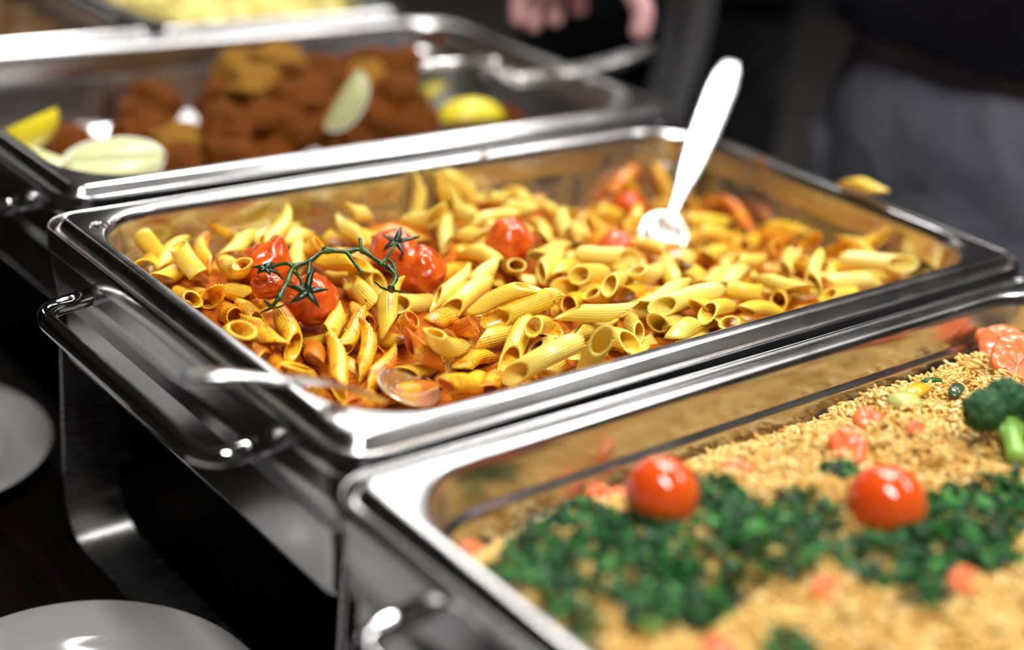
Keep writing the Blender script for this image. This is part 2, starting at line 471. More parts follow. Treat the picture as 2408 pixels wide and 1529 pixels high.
PENNES = [
(-0.226, 0.1132, -0.0218, 0.436, 0.86, -0.264, 0.734, -0.51, -0.449, 0.042, 0.5, 'sauce-speckled penne along the left pan wall, left one of three'),
(-0.2105, 0.1327, -0.0227, 0.62, 0.013, -0.785, 0.084, 0.993, 0.083, 0.042, 0.2, 'oiled yellow penne with open end along the left pan wall'),
(-0.2067, 0.1218, -0.0234, 0.689, 0.674, 0.264, 0.724, -0.623, -0.297, 0.052, 0.3, 'golden penne along the left pan wall, left one of three'),
(-0.2161, 0.1002, -0.0237, 0.787, 0.606, -0.113, 0.11, -0.319, -0.941, 0.052, 0.4, 'golden penne along the left pan wall, middle one of three'),
(-0.2112, 0.0893, -0.0126, 0.146, 0.976, 0.161, 0.532, 0.06, -0.845, 0.052, 0.3, 'golden penne with open end along the left pan wall'),
(-0.1922, 0.1024, -0.0166, 0.314, 0.946, 0.081, 0.949, -0.31, -0.055, 0.052, 0.6, 'orange-stained penne by the far pan wall'),
(-0.1528, 0.1497, -0.0275, 0.785, -0.135, -0.605, -0.539, 0.331, -0.774, 0.052, 0.7, 'orange-stained penne tilted upward by the far pan wall'),
(-0.1633, 0.1151, -0.0198, 0.752, 0.651, 0.105, 0.542, -0.518, -0.662, 0.052, 0.25, 'oiled yellow penne left of the peaked vine tomato'),
(-0.1281, 0.1383, -0.0261, 0.982, 0.068, 0.174, 0.186, -0.309, -0.933, 0.052, 0.15, 'oiled yellow penne behind the peaked vine tomato'),
(-0.1334, 0.123, -0.0202, 0.867, 0.44, 0.234, -0.462, 0.536, 0.706, 0.052, 0.35, 'golden penne behind the peaked vine tomato'),
(-0.1138, 0.1278, -0.0282, 0.957, 0.287, 0.049, 0.101, -0.168, -0.981, 0.042, 0.25, 'oiled yellow penne right of the peaked vine tomato, right one of two'),
(-0.1442, 0.079, -0.0194, 0.491, 0.846, 0.207, 0.871, -0.467, -0.155, 0.052, 0.15, 'oiled yellow penne right of the peaked vine tomato, left one of two'),
(-0.1302, 0.08, -0.0154, -0.269, -0.818, 0.509, -0.902, 0.028, -0.432, 0.042, 0.5, 'sauce-speckled penne with open end by the far pan wall'),
(-0.0956, 0.1146, -0.0274, -0.376, -0.918, 0.124, -0.52, 0.32, 0.792, 0.042, 0.4, 'golden penne with open end by the far pan wall'),
(-0.0868, 0.1053, -0.0193, 0.071, 0.996, -0.055, 0.9, -0.04, 0.435, 0.052, 0.1, 'plain pale penne left of the star-topped tomato'),
(-0.0692, 0.1204, -0.0155, 0.876, 0.332, -0.349, -0.458, 0.351, -0.817, 0.042, 0.1, 'plain pale penne behind the star-topped tomato'),
(-0.01, 0.1396, -0.0247, -0.318, -0.163, -0.934, 0.837, -0.512, -0.195, 0.052, 0.15, 'oiled yellow penne tilted upward by the far pan wall, left one of three'),
(0.0124, 0.1379, -0.026, 0.29, -0.168, -0.942, -0.867, 0.371, -0.333, 0.052, 0.15, 'oiled yellow penne tilted upward by the far pan wall, middle one of three'),
(-0.1313, 0.0472, -0.013, 0.218, -0.92, 0.327, -0.021, -0.339, -0.94, 0.052, 0.45, 'sauce-speckled penne beneath the green vine, left one of two'),
(-0.1955, 0.0589, -0.0237, -0.134, 0.977, -0.168, -0.154, -0.188, -0.97, 0.052, 0.35, 'golden penne left of the small wrinkled vine tomato'),
(-0.2137, 0.0635, -0.0245, 0.188, 0.937, -0.295, -0.635, -0.113, -0.764, 0.042, 0.5, 'sauce-speckled penne along the left pan wall, right one of three'),
(-0.214, 0.0371, -0.0258, -0.163, -0.93, 0.33, -0.914, 0.268, 0.303, 0.042, 0.75, 'orange-stained penne with open end along the left pan wall'),
(-0.224, 0.0661, -0.0247, 0.162, 0.936, -0.312, 0.237, 0.27, 0.933, 0.042, 0.4, 'golden penne along the left pan wall, right one of three'),
(-0.2172, -0.0066, -0.0167, 0.104, 0.988, 0.117, -0.35, 0.146, -0.925, 0.052, 0.65, 'orange-stained penne in front of the small wrinkled vine tomato, right one of two'),
(-0.2035, -0.0083, -0.0189, 0.292, 0.944, 0.155, 0.758, -0.327, 0.565, 0.052, 0.55, 'sauce-speckled penne in front of the big front vine tomato'),
(-0.1984, -0.0266, -0.0269, 0.431, 0.863, -0.263, -0.618, 0.07, -0.783, 0.052, 0.95, 'thickly sauced penne along the left pan wall, third from left of 4'),
(-0.198, -0.0514, -0.0249, 0.48, 0.806, 0.346, -0.876, 0.459, 0.147, 0.052, 0.62, 'orange-stained penne along the left pan wall'),
(-0.1721, -0.01, -0.0207, 0.761, 0.647, 0.041, -0.613, 0.738, -0.282, 0.052, 0.4, 'golden penne right of the big front vine tomato'),
(-0.1707, -0.0214, -0.0224, 0.739, 0.615, 0.275, 0.674, -0.682, -0.285, 0.052, 0.55, 'sauce-speckled penne beneath the green vine, right one of two'),
(-0.173, -0.0388, -0.026, 0.636, 0.662, 0.397, -0.752, 0.648, 0.125, 0.052, 0.62, 'orange-stained penne beneath the green vine, right one of two'),
(-0.1747, -0.0592, -0.028, 0.889, 0.443, 0.115, -0.458, 0.866, 0.202, 0.052, 0.65, 'orange-stained penne left of the sunken spoon bowl'),
(-0.1365, 0.0181, -0.0198, 0.113, 0.994, 0.012, 0.733, -0.075, -0.676, 0.052, 0.3, 'golden penne with open end beneath the green vine'),
(-0.1219, 0.0326, -0.0203, 0.051, 0.986, -0.162, 0.288, 0.141, 0.947, 0.042, 0.35, 'golden penne in front of the star-topped tomato'),
(-0.1401, -0.0158, -0.0149, 0.528, 0.711, 0.463, 0.848, -0.414, -0.331, 0.052, 0.35, 'golden penne beneath the green vine'),
(-0.1157, -0.0044, -0.0221, 0.964, 0.18, -0.195, 0.244, -0.892, 0.38, 0.042, 0.2, 'oiled yellow penne with open end in front of the glossy right vine tomato'),
(-0.149, -0.0021, -0.0265, 0.268, 0.961, -0.069, 0.674, -0.136, 0.726, 0.042, 0.7, 'orange-stained penne beneath the green vine, left one of two'),
(-0.1439, -0.0406, -0.0134, -0.427, -0.755, 0.497, -0.842, 0.131, -0.523, 0.042, 0.7, 'orange-stained penne with open end beneath the green vine'),
(-0.1266, -0.0472, -0.0137, 0.839, 0.489, -0.24, -0.284, 0.018, -0.959, 0.042, 0.7, 'orange-stained penne in the middle of the pan'),
(-0.1544, -0.0693, -0.0171, -0.8, 0.046, 0.599, 0.593, -0.099, 0.799, 0.042, 0.85, 'thickly sauced penne tilted upward behind the sunken spoon bowl'),
(-0.1537, -0.0636, -0.0312, 0.913, 0.367, -0.179, 0.08, -0.591, -0.803, 0.042, 0.35, 'golden penne behind the sunken spoon bowl'),
(-0.1679, -0.0786, -0.035, 0.988, 0.028, -0.153, 0.078, 0.764, 0.641, 0.052, 0.75, 'orange-stained penne in front of the sunken spoon bowl'),
(-0.2105, -0.0923, -0.023, 0.721, 0.541, -0.433, 0.19, 0.447, 0.874, 0.042, 0.8, 'thickly sauced penne along the left pan wall, rightmost of 4'),
(-0.2294, -0.0753, -0.0189, -0.608, -0.5, 0.616, 0.756, -0.128, 0.642, 0.042, 0.5, 'sauce-speckled penne tilted upward along the left pan wall'),
(-0.2225, -0.0145, -0.0269, 0.416, 0.908, -0.054, 0.861, -0.374, 0.346, 0.042, 0.8, 'thickly sauced penne along the left pan wall, leftmost of 4'),
(-0.1905, 0.0699, -0.0125, -0.21, -0.879, 0.429, 0.451, -0.476, -0.755, 0.042, 0.3, 'golden penne left of the peaked vine tomato'),
(-0.2388, -0.0131, -0.013, -0.119, -0.774, 0.622, 0.34, -0.62, -0.707, 0.042, 0.4, 'golden penne tilted upward along the left pan wall'),
(-0.2342, 0.0531, -0.0266, -0.314, -0.835, 0.453, -0.313, 0.541, 0.781, 0.042, 0.5, 'sauce-speckled penne along the left pan wall, middle one of three'),
(-0.1497, 0.0906, -0.0163, 0.533, 0.587, -0.61, -0.799, 0.587, -0.132, 0.042, 0.3, 'golden penne tilted upward behind the peaked vine tomato'),
(-0.0785, 0.0973, -0.0233, 0.025, -0.975, 0.221, 0.418, -0.19, -0.888, 0.042, 0.2, 'oiled yellow penne left of the star-topped tomato'),
(-0.0386, 0.0926, -0.0137, 0.134, -0.921, 0.365, 0.376, 0.388, 0.842, 0.042, 0.15, 'oiled yellow penne right of the star-topped tomato'),
(-0.0201, 0.0962, -0.0214, 0.954, 0.272, 0.126, 0.265, -0.573, -0.775, 0.042, 0.1, 'plain pale penne by the far pan wall, left one of three'),
(-0.1624, -0.0275, -0.0306, -0.012, -0.998, -0.064, -0.228, 0.065, -0.971, 0.042, 0.9, 'thickly sauced penne beneath the green vine'),
(-0.2054, 0.0288, -0.0245, 0.17, 0.984, -0.048, 0.757, -0.1, 0.646, 0.042, 0.6, 'orange-stained penne in front of the small wrinkled vine tomato, left one of two'),
(-0.2176, -0.0265, -0.0297, 0.452, 0.889, 0.076, 0.882, -0.433, -0.187, 0.042, 0.85, 'thickly sauced penne along the left pan wall, second from left of 4'),
(-0.0945, -0.0128, -0.0131, 0.934, 0.304, 0.186, -0.352, 0.703, 0.618, 0.052, 0.3, 'golden penne right of the glossy right vine tomato'),
(-0.0924, -0.023, -0.0163, 0.934, 0.236, 0.267, -0.019, -0.714, 0.7, 0.052, 0.25, 'oiled yellow penne with open end in the middle of the pan, left one of two'),
(-0.062, -0.0035, -0.0169, 0.881, 0.449, 0.152, -0.47, 0.787, 0.4, 0.052, 0.25, 'oiled yellow penne in the middle of the pan, left one of two'),
(-0.0371, 0.032, -0.0192, -0.05, 0.994, -0.093, -0.058, -0.096, -0.994, 0.042, 0.25, 'oiled yellow penne left of the lone roasted tomato, right one of two'),
(-0.0319, 0.0052, -0.0169, 0.465, 0.77, -0.436, -0.065, 0.521, 0.851, 0.052, 0.3, 'golden penne in front of the lone roasted tomato'),
(0.0066, 0.015, -0.0167, 0.925, 0.38, -0.023, 0.213, -0.565, -0.797, 0.052, 0.05, 'plain pale penne right of the lone roasted tomato'),
(-0.0088, -0.0041, -0.0168, 0.895, 0.446, -0.004, -0.434, 0.872, 0.227, 0.052, 0.05, 'plain pale penne in the middle of the pan, second from left of 4'),
(-0.0023, -0.0114, -0.0196, 0.878, 0.468, -0.102, 0.27, -0.659, -0.702, 0.042, 0.3, 'golden penne in the middle of the pan, fourth from left of 5'),
(-0.0066, -0.0364, -0.011, 0.924, 0.312, -0.221, 0.376, -0.845, 0.38, 0.042, 0.3, 'golden penne with open end left of the half-buried roasted tomato'),
(0.0384, -0.0062, -0.0184, 0.872, -0.482, -0.082, 0.428, 0.834, -0.349, 0.052, 0.15, 'oiled yellow penne with open end in front of the half-buried roasted tomato'),
(-0.0062, -0.0343, -0.0216, 0.975, 0.024, -0.219, 0.095, -0.942, 0.321, 0.052, 0.25, 'oiled yellow penne with open end in the middle of the pan, right one of two'),
(-0.0847, -0.0497, -0.0075, 0.757, -0.445, 0.479, 0.384, -0.29, -0.877, 0.0535, 0.25, 'oiled yellow penne in the middle of the pan, right one of two'),
(-0.0806, -0.06, -0.0106, 0.846, -0.385, 0.368, -0.523, -0.731, 0.439, 0.052, 0.4, 'golden penne with open end in the middle of the pan, right one of two'),
(-0.05, -0.0497, -0.021, 0.746, 0.547, -0.38, -0.333, -0.187, -0.924, 0.052, 0.35, 'golden penne in the middle of the pan, third from left of 5'),
(-0.0287, -0.0516, -0.0208, 0.867, 0.422, -0.266, -0.285, 0.856, 0.431, 0.042, 0.5, 'sauce-speckled penne in the middle of the pan, left one of two'),
(-0.0082, -0.0495, -0.0187, 0.879, 0.358, -0.314, 0.072, 0.552, 0.831, 0.042, 0.3, 'golden penne in the middle of the pan, rightmost of 5'),
(-0.0428, -0.0829, -0.0107, 0.702, -0.696, 0.15, 0.008, 0.218, 0.976, 0.0532, 0.05, 'plain pale penne in the middle of the pan, rightmost of 4'),
(0.0138, -0.0556, -0.0187, 0.845, 0.495, -0.205, 0.022, -0.414, -0.91, 0.052, 0.45, 'sauce-speckled penne in the middle of the pan, right one of two'),
(0.0133, -0.0811, -0.0113, 0.966, 0.18, 0.188, 0.256, -0.787, -0.561, 0.052, 0.1, 'plain pale penne in the right half of the pan, leftmost of 7'),
(0.0144, -0.0976, -0.008, 0.987, -0.121, 0.106, -0.159, -0.832, 0.532, 0.052, 0.0, 'plain pale penne with open end in the right half of the pan'),
(-0.0259, -0.0997, -0.0172, 0.534, 0.824, -0.192, 0.793, -0.408, 0.452, 0.042, 0.05, 'plain pale penne along the front rim, second from left of 5'),
(-0.041, -0.0798, -0.0238, 0.987, 0.073, -0.146, 0.047, 0.73, 0.682, 0.052, 0.05, 'plain pale penne in the middle of the pan, third from left of 4'),
(-0.0042, -0.103, -0.0164, 0.882, 0.389, -0.267, -0.016, -0.541, -0.841, 0.052, 0.15, 'oiled yellow penne along the front rim, second from left of 4'),
(-0.071, -0.0722, -0.0278, 0.843, 0.513, -0.161, -0.242, 0.63, 0.737, 0.052, 0.1, 'plain pale penne in the middle of the pan, leftmost of 4'),
(-0.0937, -0.0603, -0.0239, 0.996, 0.09, -0.021, -0.08, 0.956, 0.283, 0.052, 0.3, 'golden penne in the middle of the pan, leftmost of 5'),
(-0.0994, -0.0811, -0.0206, 0.78, 0.56, 0.28, -0.048, -0.393, 0.918, 0.052, 0.3, 'golden penne with open end in the middle of the pan, left one of two'),
(-0.1057, -0.11, -0.0151, 0.817, -0.318, 0.481, -0.546, -0.694, 0.469, 0.052, 0.0, 'plain pale penne with open end along the front rim, left one of three'),
(-0.0876, -0.1004, -0.0291, 0.868, 0.47, -0.163, 0.01, -0.343, -0.939, 0.042, 0.3, 'golden penne along the front rim, leftmost of 7'),
(-0.0564, -0.098, -0.0272, 0.91, 0.258, -0.324, 0.271, 0.221, 0.937, 0.052, 0.1, 'plain pale penne along the front rim, leftmost of 5'),
(-0.0842, -0.1275, -0.011, -0.14, -0.439, 0.888, 0.805, 0.471, 0.36, 0.052, 0.05, 'plain pale penne with open end along the front rim, middle one of three'),
(-0.0282, -0.1116, -0.0253, 0.94, 0.34, 0.018, -0.205, 0.609, -0.766, 0.052, 0.0, 'plain pale penne with open end along the front rim, right one of three'),
(-0.0095, -0.1231, -0.0135, 0.928, 0.373, 0.002, 0.099, -0.242, -0.965, 0.042, 0.2, 'oiled yellow penne along the front rim, third from left of 4'),
(0.0264, -0.1057, -0.0137, 0.882, 0.302, -0.363, -0.354, -0.086, -0.931, 0.052, 0.3, 'golden penne along the front rim, second from left of 7'),
(-0.121, -0.0621, -0.0132, -0.195, -0.765, 0.613, -0.943, -0.026, -0.332, 0.042, 0.8, 'thickly sauced penne with open end in the middle of the pan'),
(-0.0872, -0.0852, -0.0102, 0.763, 0.483, -0.43, -0.065, 0.719, 0.692, 0.042, 0.4, 'golden penne in the middle of the pan, second from left of 5'),
(-0.1191, -0.0702, -0.031, 0.902, 0.404, -0.149, -0.032, -0.282, -0.959, 0.052, 0.55, 'sauce-speckled penne along the front rim'),
(-0.1564, -0.1041, -0.0207, 0.907, 0.3, -0.296, -0.268, -0.129, -0.955, 0.042, 0.62, 'orange-stained penne along the front rim, left one of two'),
(-0.1247, -0.0916, -0.0331, 0.73, 0.68, -0.073, 0.523, -0.624, -0.58, 0.042, 0.65, 'orange-stained penne along the front rim, right one of two'),
(-0.145, -0.0745, -0.0104, -0.744, -0.336, 0.577, -0.622, 0.035, -0.782, 0.052, 0.25, 'oiled yellow penne tilted upward in the middle of the pan'),
(0.1126, 0.154, -0.0355, -0.929, 0.084, 0.361, -0.369, -0.303, -0.879, 0.052, 0.4, 'golden penne by the far pan wall, left one of two'),
(0.0508, 0.1278, -0.0246, 0.875, 0.339, -0.346, 0.239, 0.319, 0.917, 0.042, 0.2, 'oiled yellow penne by the far pan wall, left one of two'),
(0.0203, 0.1349, -0.0223, -0.319, 0.152, 0.935, -0.846, 0.399, -0.353, 0.052, 0.1, 'plain pale penne tilted upward by the far pan wall'),
(0.0335, 0.1368, -0.0245, 0.403, -0.157, -0.901, 0.646, -0.649, 0.402, 0.052, 0.15, 'oiled yellow penne tilted upward by the far pan wall, right one of three'),
(0.0664, 0.118, -0.0245, 0.441, 0.897, -0.018, -0.768, 0.367, -0.525, 0.042, 0.35, 'golden penne behind the lone roasted tomato'),
(-0.0342, 0.0723, -0.018, 0.551, 0.814, 0.183, 0.834, -0.532, -0.143, 0.052, 0.1, 'plain pale penne by the far pan wall, middle one of three'),
(-0.0156, 0.0713, -0.0223, 0.008, 0.974, -0.228, 0.289, -0.221, -0.932, 0.042, 0.2, 'oiled yellow penne left of the lone roasted tomato, left one of two'),
(0.0132, 0.0823, -0.0201, 0.98, -0.195, 0.049, 0.088, 0.631, 0.771, 0.052, 0.05, 'plain pale penne behind the lone roasted tomato'),
(0.0294, 0.0509, -0.0202, 0.515, 0.855, -0.063, -0.719, 0.39, -0.575, 0.052, 0.2, 'oiled yellow penne right of the lone roasted tomato'),
(0.0545, 0.0569, -0.0198, 0.53, 0.848, 0.005, 0.812, -0.505, -0.292, 0.052, 0.15, 'oiled yellow penne by the far pan wall, right one of two'),
(0.0556, 0.0404, -0.0227, 0.51, 0.858, -0.062, -0.402, 0.173, -0.899, 0.042, 0.2, 'oiled yellow penne left of the half-buried roasted tomato'),
(0.1809, 0.1354, -0.0374, 0.847, 0.134, 0.514, -0.288, -0.696, 0.658, 0.052, 0.85, 'thickly sauced penne with open end by the far pan wall'),
(0.1925, 0.1313, -0.0448, 0.612, -0.0, -0.791, -0.65, 0.57, -0.503, 0.042, 0.5, 'sauce-speckled penne tilted upward by the far pan wall'),
(0.2356, 0.117, -0.0346, 0.172, 0.237, 0.956, 0.946, -0.311, -0.094, 0.0552, 0.25, 'oiled yellow penne tilted upward behind the upright spoon'),
(0.2168, 0.1194, -0.0393, -0.13, 0.683, 0.718, 0.547, -0.555, 0.627, 0.052, 0.5, 'sauce-speckled penne tilted upward behind the upright spoon'),
(0.1378, 0.103, -0.0422, 0.96, -0.024, -0.277, 0.278, 0.116, 0.953, 0.042, 0.4, 'golden penne behind the half-buried roasted tomato, right one of two'),
(0.0997, 0.0395, -0.0216, 0.912, 0.406, 0.056, -0.346, 0.689, 0.637, 0.052, 0.65, 'orange-stained penne behind the half-buried roasted tomato'),
(0.1952, 0.1036, -0.0503, 0.776, 0.502, -0.381, -0.404, -0.068, -0.912, 0.052, 0.4, 'golden penne left of the upright spoon'),
(0.0863, 0.0559, -0.0275, 0.87, 0.151, -0.469, -0.479, 0.479, -0.735, 0.042, 0.3, 'golden penne behind the half-buried roasted tomato, left one of two'),
(0.0865, 0.0039, -0.0257, -0.065, 0.99, -0.129, 0.683, 0.138, 0.717, 0.052, 0.3, 'golden penne right of the half-buried roasted tomato'),
(0.0669, -0.0337, -0.0218, 0.552, 0.833, 0.038, 0.433, -0.247, -0.867, 0.052, 0.25, 'oiled yellow penne with open end in the right half of the pan'),
(0.0886, -0.0284, -0.021, 0.766, 0.622, -0.161, -0.261, 0.072, -0.963, 0.052, 0.2, 'oiled yellow penne with open end in front of the upright spoon'),
(0.0771, -0.0489, -0.0223, 0.865, 0.499, -0.046, -0.283, 0.411, -0.867, 0.042, 0.3, 'golden penne with open end in the right half of the pan, left one of two'),
(0.0808, -0.059, -0.0213, 0.858, 0.514, 0.011, 0.344, -0.557, -0.756, 0.052, 0.05, 'plain pale penne in the right half of the pan, third from left of 7'),
(0.0316, -0.0474, -0.0124, 0.905, 0.279, -0.321, 0.231, 0.311, 0.922, 0.042, 0.1, 'plain pale penne right of the half-buried roasted tomato'),
(0.031, -0.0276, -0.0218, 0.554, 0.794, -0.25, -0.69, 0.27, -0.671, 0.042, 0.3, 'golden penne in front of the half-buried roasted tomato'),
(-0.0029, -0.0559, -0.01, 0.847, 0.495, -0.194, -0.156, 0.579, 0.8, 0.042, 0.2, 'oiled yellow penne in front of the half-buried roasted tomato'),
(0.0219, -0.1188, -0.0184, 0.828, 0.494, -0.265, -0.452, 0.868, 0.206, 0.042, 0.1, 'plain pale penne along the front rim, fourth from left of 5'),
(0.1918, 0.0491, -0.0402, 0.927, -0.279, -0.252, -0.077, 0.515, -0.854, 0.042, 0.4, 'golden penne right of the upright spoon, left one of three'),
(0.2288, 0.0948, -0.0471, -0.141, 0.953, 0.267, 0.468, -0.173, 0.867, 0.052, 0.75, 'orange-stained penne right of the upright spoon'),
(0.2253, 0.0739, -0.0374, 0.53, 0.834, -0.151, -0.471, 0.141, -0.871, 0.042, 0.8, 'thickly sauced penne by the right pan wall, left one of two'),
(0.0054, 0.0547, -0.0149, 0.125, -0.936, 0.33, 0.007, -0.332, -0.943, 0.042, 0.15, 'oiled yellow penne behind the lone roasted tomato, left one of two'),
(0.0792, 0.0914, -0.0262, -0.167, -0.984, 0.055, 0.675, -0.074, 0.734, 0.042, 0.3, 'golden penne by the far pan wall, right one of two'),
(0.1834, 0.1256, -0.0586, 0.989, -0.145, 0.013, 0.043, 0.206, -0.978, 0.052, 0.8, 'thickly sauced penne behind the half-buried roasted tomato'),
(0.0398, 0.0871, -0.0182, 0.95, -0.178, -0.258, 0.294, 0.791, 0.537, 0.042, 0.15, 'oiled yellow penne behind the lone roasted tomato, right one of two'),
(-0.004, 0.0926, -0.0128, 0.889, 0.121, -0.442, -0.458, 0.27, -0.847, 0.052, 0.05, 'plain pale penne by the far pan wall, right one of three'),
(-0.0437, -0.1039, -0.0193, -0.166, -0.954, 0.249, 0.144, -0.273, -0.951, 0.042, 0.2, 'oiled yellow penne along the front rim, leftmost of 4'),
(0.2251, 0.0507, -0.0363, 0.154, 0.858, 0.49, -0.322, 0.512, -0.796, 0.052, 0.9, 'thickly sauced penne by the right pan wall, right one of two'),
(0.1998, 0.0565, -0.0388, -0.903, 0.234, 0.361, -0.297, 0.27, -0.916, 0.042, 0.4, 'golden penne right of the upright spoon, middle one of three'),
(0.1773, 0.0331, -0.0402, 0.931, -0.307, -0.2, 0.24, 0.099, 0.966, 0.042, 0.3, 'golden penne right of the upright spoon, right one of three'),
(0.2393, 0.0151, -0.0415, -0.048, 0.987, -0.154, -0.424, -0.159, -0.892, 0.052, 0.4, 'golden penne by the right pan wall, left one of two'),
(0.2325, 0.0191, -0.048, -0.005, 0.984, -0.177, -0.192, -0.175, -0.966, 0.052, 0.75, 'orange-stained penne in the right half of the pan'),
(0.1395, -0.0719, -0.0162, 0.85, 0.527, -0.025, -0.522, 0.834, -0.177, 0.052, 0.1, 'plain pale penne in the right half of the pan, sixth from left of 7'),
(0.1265, -0.1046, -0.0072, 0.801, 0.569, 0.187, -0.599, 0.761, 0.251, 0.052, 0.12, 'oiled yellow penne in the right half of the pan, right one of two'),
(0.2304, -0.0569, -0.0238, 0.46, -0.787, 0.411, 0.43, 0.603, 0.672, 0.052, 0.5, 'sauce-speckled penne by the right pan wall'),
(0.2614, -0.0666, -0.0279, -0.153, 0.665, -0.731, -0.374, 0.645, 0.666, 0.052, 0.4, 'golden penne tilted upward in the right corner of the pan, right one of two'),
(0.2025, -0.0966, -0.0177, 0.585, -0.801, 0.126, 0.785, 0.522, -0.333, 0.056, 0.12, 'oiled yellow penne with open end in the right corner of the pan'),
(0.2568, -0.0962, -0.0255, -0.183, 0.188, -0.965, 0.4, -0.883, -0.248, 0.042, 0.2, 'oiled yellow penne tilted upward in the right corner of the pan'),
(0.1637, -0.1105, -0.0199, 0.933, -0.36, -0.03, 0.063, 0.245, -0.967, 0.052, 0.05, 'plain pale penne along the front rim, rightmost of 5'),
(0.1373, -0.1169, -0.0213, 0.973, 0.086, -0.214, 0.19, 0.227, 0.955, 0.042, 0.3, 'golden penne along the front rim, rightmost of 7'),
(0.101, -0.0978, -0.0139, 0.038, 0.995, -0.093, -0.436, -0.067, -0.897, 0.052, 0.1, 'plain pale penne in the right half of the pan, fifth from left of 7'),
(0.1218, -0.0951, -0.0208, 0.625, 0.746, -0.229, -0.662, 0.351, -0.662, 0.042, 0.1, 'plain pale penne in the right half of the pan, rightmost of 7'),
(0.0708, -0.097, -0.0144, 0.968, -0.143, -0.206, 0.073, 0.948, -0.311, 0.042, 0.3, 'golden penne with open end in the right half of the pan, right one of two'),
(0.1005, -0.0607, -0.0225, 0.912, 0.394, 0.116, 0.267, -0.355, -0.896, 0.042, 0.05, 'plain pale penne in the right half of the pan, fourth from left of 7'),
(0.0379, -0.0888, -0.0164, 0.991, 0.061, -0.12, 0.051, 0.653, 0.755, 0.052, 0.05, 'plain pale penne in the right half of the pan, second from left of 7'),
(0.0248, -0.1158, -0.0098, 0.907, 0.351, -0.234, 0.084, 0.393, 0.916, 0.052, 0.3, 'golden penne along the front rim, third from left of 7'),
(0.0616, -0.1194, -0.0173, 0.958, 0.012, -0.285, -0.276, -0.219, -0.936, 0.052, 0.3, 'golden penne along the front rim, fifth from left of 7'),
(0.0302, -0.1246, -0.0166, 0.806, 0.412, -0.425, 0.365, 0.218, 0.905, 0.052, 0.3, 'golden penne along the front rim, fourth from left of 7'),
(0.0057, -0.1085, -0.0195, 0.929, 0.364, -0.069, 0.189, -0.624, -0.758, 0.042, 0.1, 'plain pale penne along the front rim, third from left of 5'),
(0.0005, -0.123, -0.0215, 0.841, 0.528, -0.118, 0.493, -0.838, -0.234, 0.042, 0.2, 'oiled yellow penne along the front rim, rightmost of 4'),
(0.1759, -0.0283, -0.0296, -0.49, -0.697, 0.523, -0.844, 0.231, -0.484, 0.042, 0.6, 'orange-stained penne with open end in the right half of the pan'),
(0.198, 0.013, -0.0438, 0.867, 0.48, -0.135, 0.397, -0.501, 0.769, 0.042, 0.5, 'sauce-speckled penne with open end in the right half of the pan'),
(0.1239, -0.0207, -0.0245, 0.931, 0.36, -0.061, -0.037, -0.074, -0.997, 0.052, 0.35, 'golden penne in the right half of the pan, left one of two'),
(0.0973, -0.1048, -0.0221, 0.863, 0.417, -0.285, -0.265, 0.854, 0.448, 0.042, 0.4, 'golden penne along the front rim, sixth from left of 7'),
(0.1503, -0.077, -0.0172, 0.769, 0.419, -0.482, 0.527, 0.01, 0.85, 0.042, 0.3, 'golden penne in the right half of the pan, right one of two'),
(0.2184, -0.0236, -0.0333, -0.435, -0.758, 0.486, 0.108, 0.492, 0.864, 0.042, 0.4, 'golden penne by the right pan wall, right one of two'),
(0.1284, -0.0449, -0.0244, 0.991, -0.008, -0.133, 0.121, 0.476, 0.871, 0.042, 0.25, 'oiled yellow penne in the right half of the pan, left one of two'),
(0.2258, -0.0681, -0.0278, 0.371, -0.668, -0.645, 0.767, -0.172, 0.618, 0.052, 0.3, 'golden penne tilted upward in the right corner of the pan, left one of two'),
(0.2078, -0.0967, -0.0266, 0.976, -0.156, 0.15, 0.07, 0.885, 0.461, 0.052, 0.1, 'plain pale penne in the right corner of the pan'),
(-0.0798, -0.0828, -0.0463, 0.858, 0.407, -0.313, -0.24, -0.22, -0.946, 0.049, 0.5, 'sauce-speckled half-buried penne along the front rim, leftmost of 9'),
(0.037, 0.0998, -0.0287, 0.857, 0.508, -0.082, -0.249, 0.55, 0.797, 0.049, 0.4, 'golden half-buried penne by the far pan wall, second from left of 4'),
(-0.1809, -0.018, -0.0435, 0.839, 0.536, -0.091, 0.195, -0.453, -0.87, 0.049, 0.2, 'oiled yellow half-buried penne along the left pan wall, left one of two'),
(0.0321, -0.0268, -0.0344, 0.946, 0.142, 0.29, -0.206, 0.957, 0.203, 0.049, 0.5, 'sauce-speckled half-buried penne in the middle of the pan, sixth from left of 7'),
(-0.0337, 0.0087, -0.0313, -0.918, -0.368, 0.146, 0.022, 0.321, 0.947, 0.049, 0.2, 'oiled yellow half-buried penne in the middle of the pan, third from left of 9'),
(0.0372, 0.0351, -0.0383, -0.936, -0.339, -0.095, 0.332, -0.759, -0.561, 0.049, 0.2, 'oiled yellow half-buried penne in the middle of the pan, sixth from left of 9'),
(0.0502, -0.0046, -0.0322, 0.514, -0.845, 0.147, 0.403, 0.087, -0.911, 0.049, 0.7, 'orange-stained half-buried penne in the middle of the pan, rightmost of 9'),
(-0.0642, -0.0537, -0.0256, -0.081, -0.942, 0.326, 0.439, -0.327, -0.837, 0.049, 0.5, 'sauce-speckled half-buried penne in the middle of the pan, second from left of 7'),
(0.0136, 0.0916, -0.0341, -0.173, 0.953, 0.249, -0.292, 0.192, -0.937, 0.049, 0.2, 'oiled yellow half-buried penne by the far pan wall, left one of three'),
(0.0062, -0.0803, -0.0233, 0.886, -0.425, -0.183, 0.319, 0.273, 0.908, 0.049, 0.2, 'oiled yellow half-buried penne along the front rim, third from left of 4'),
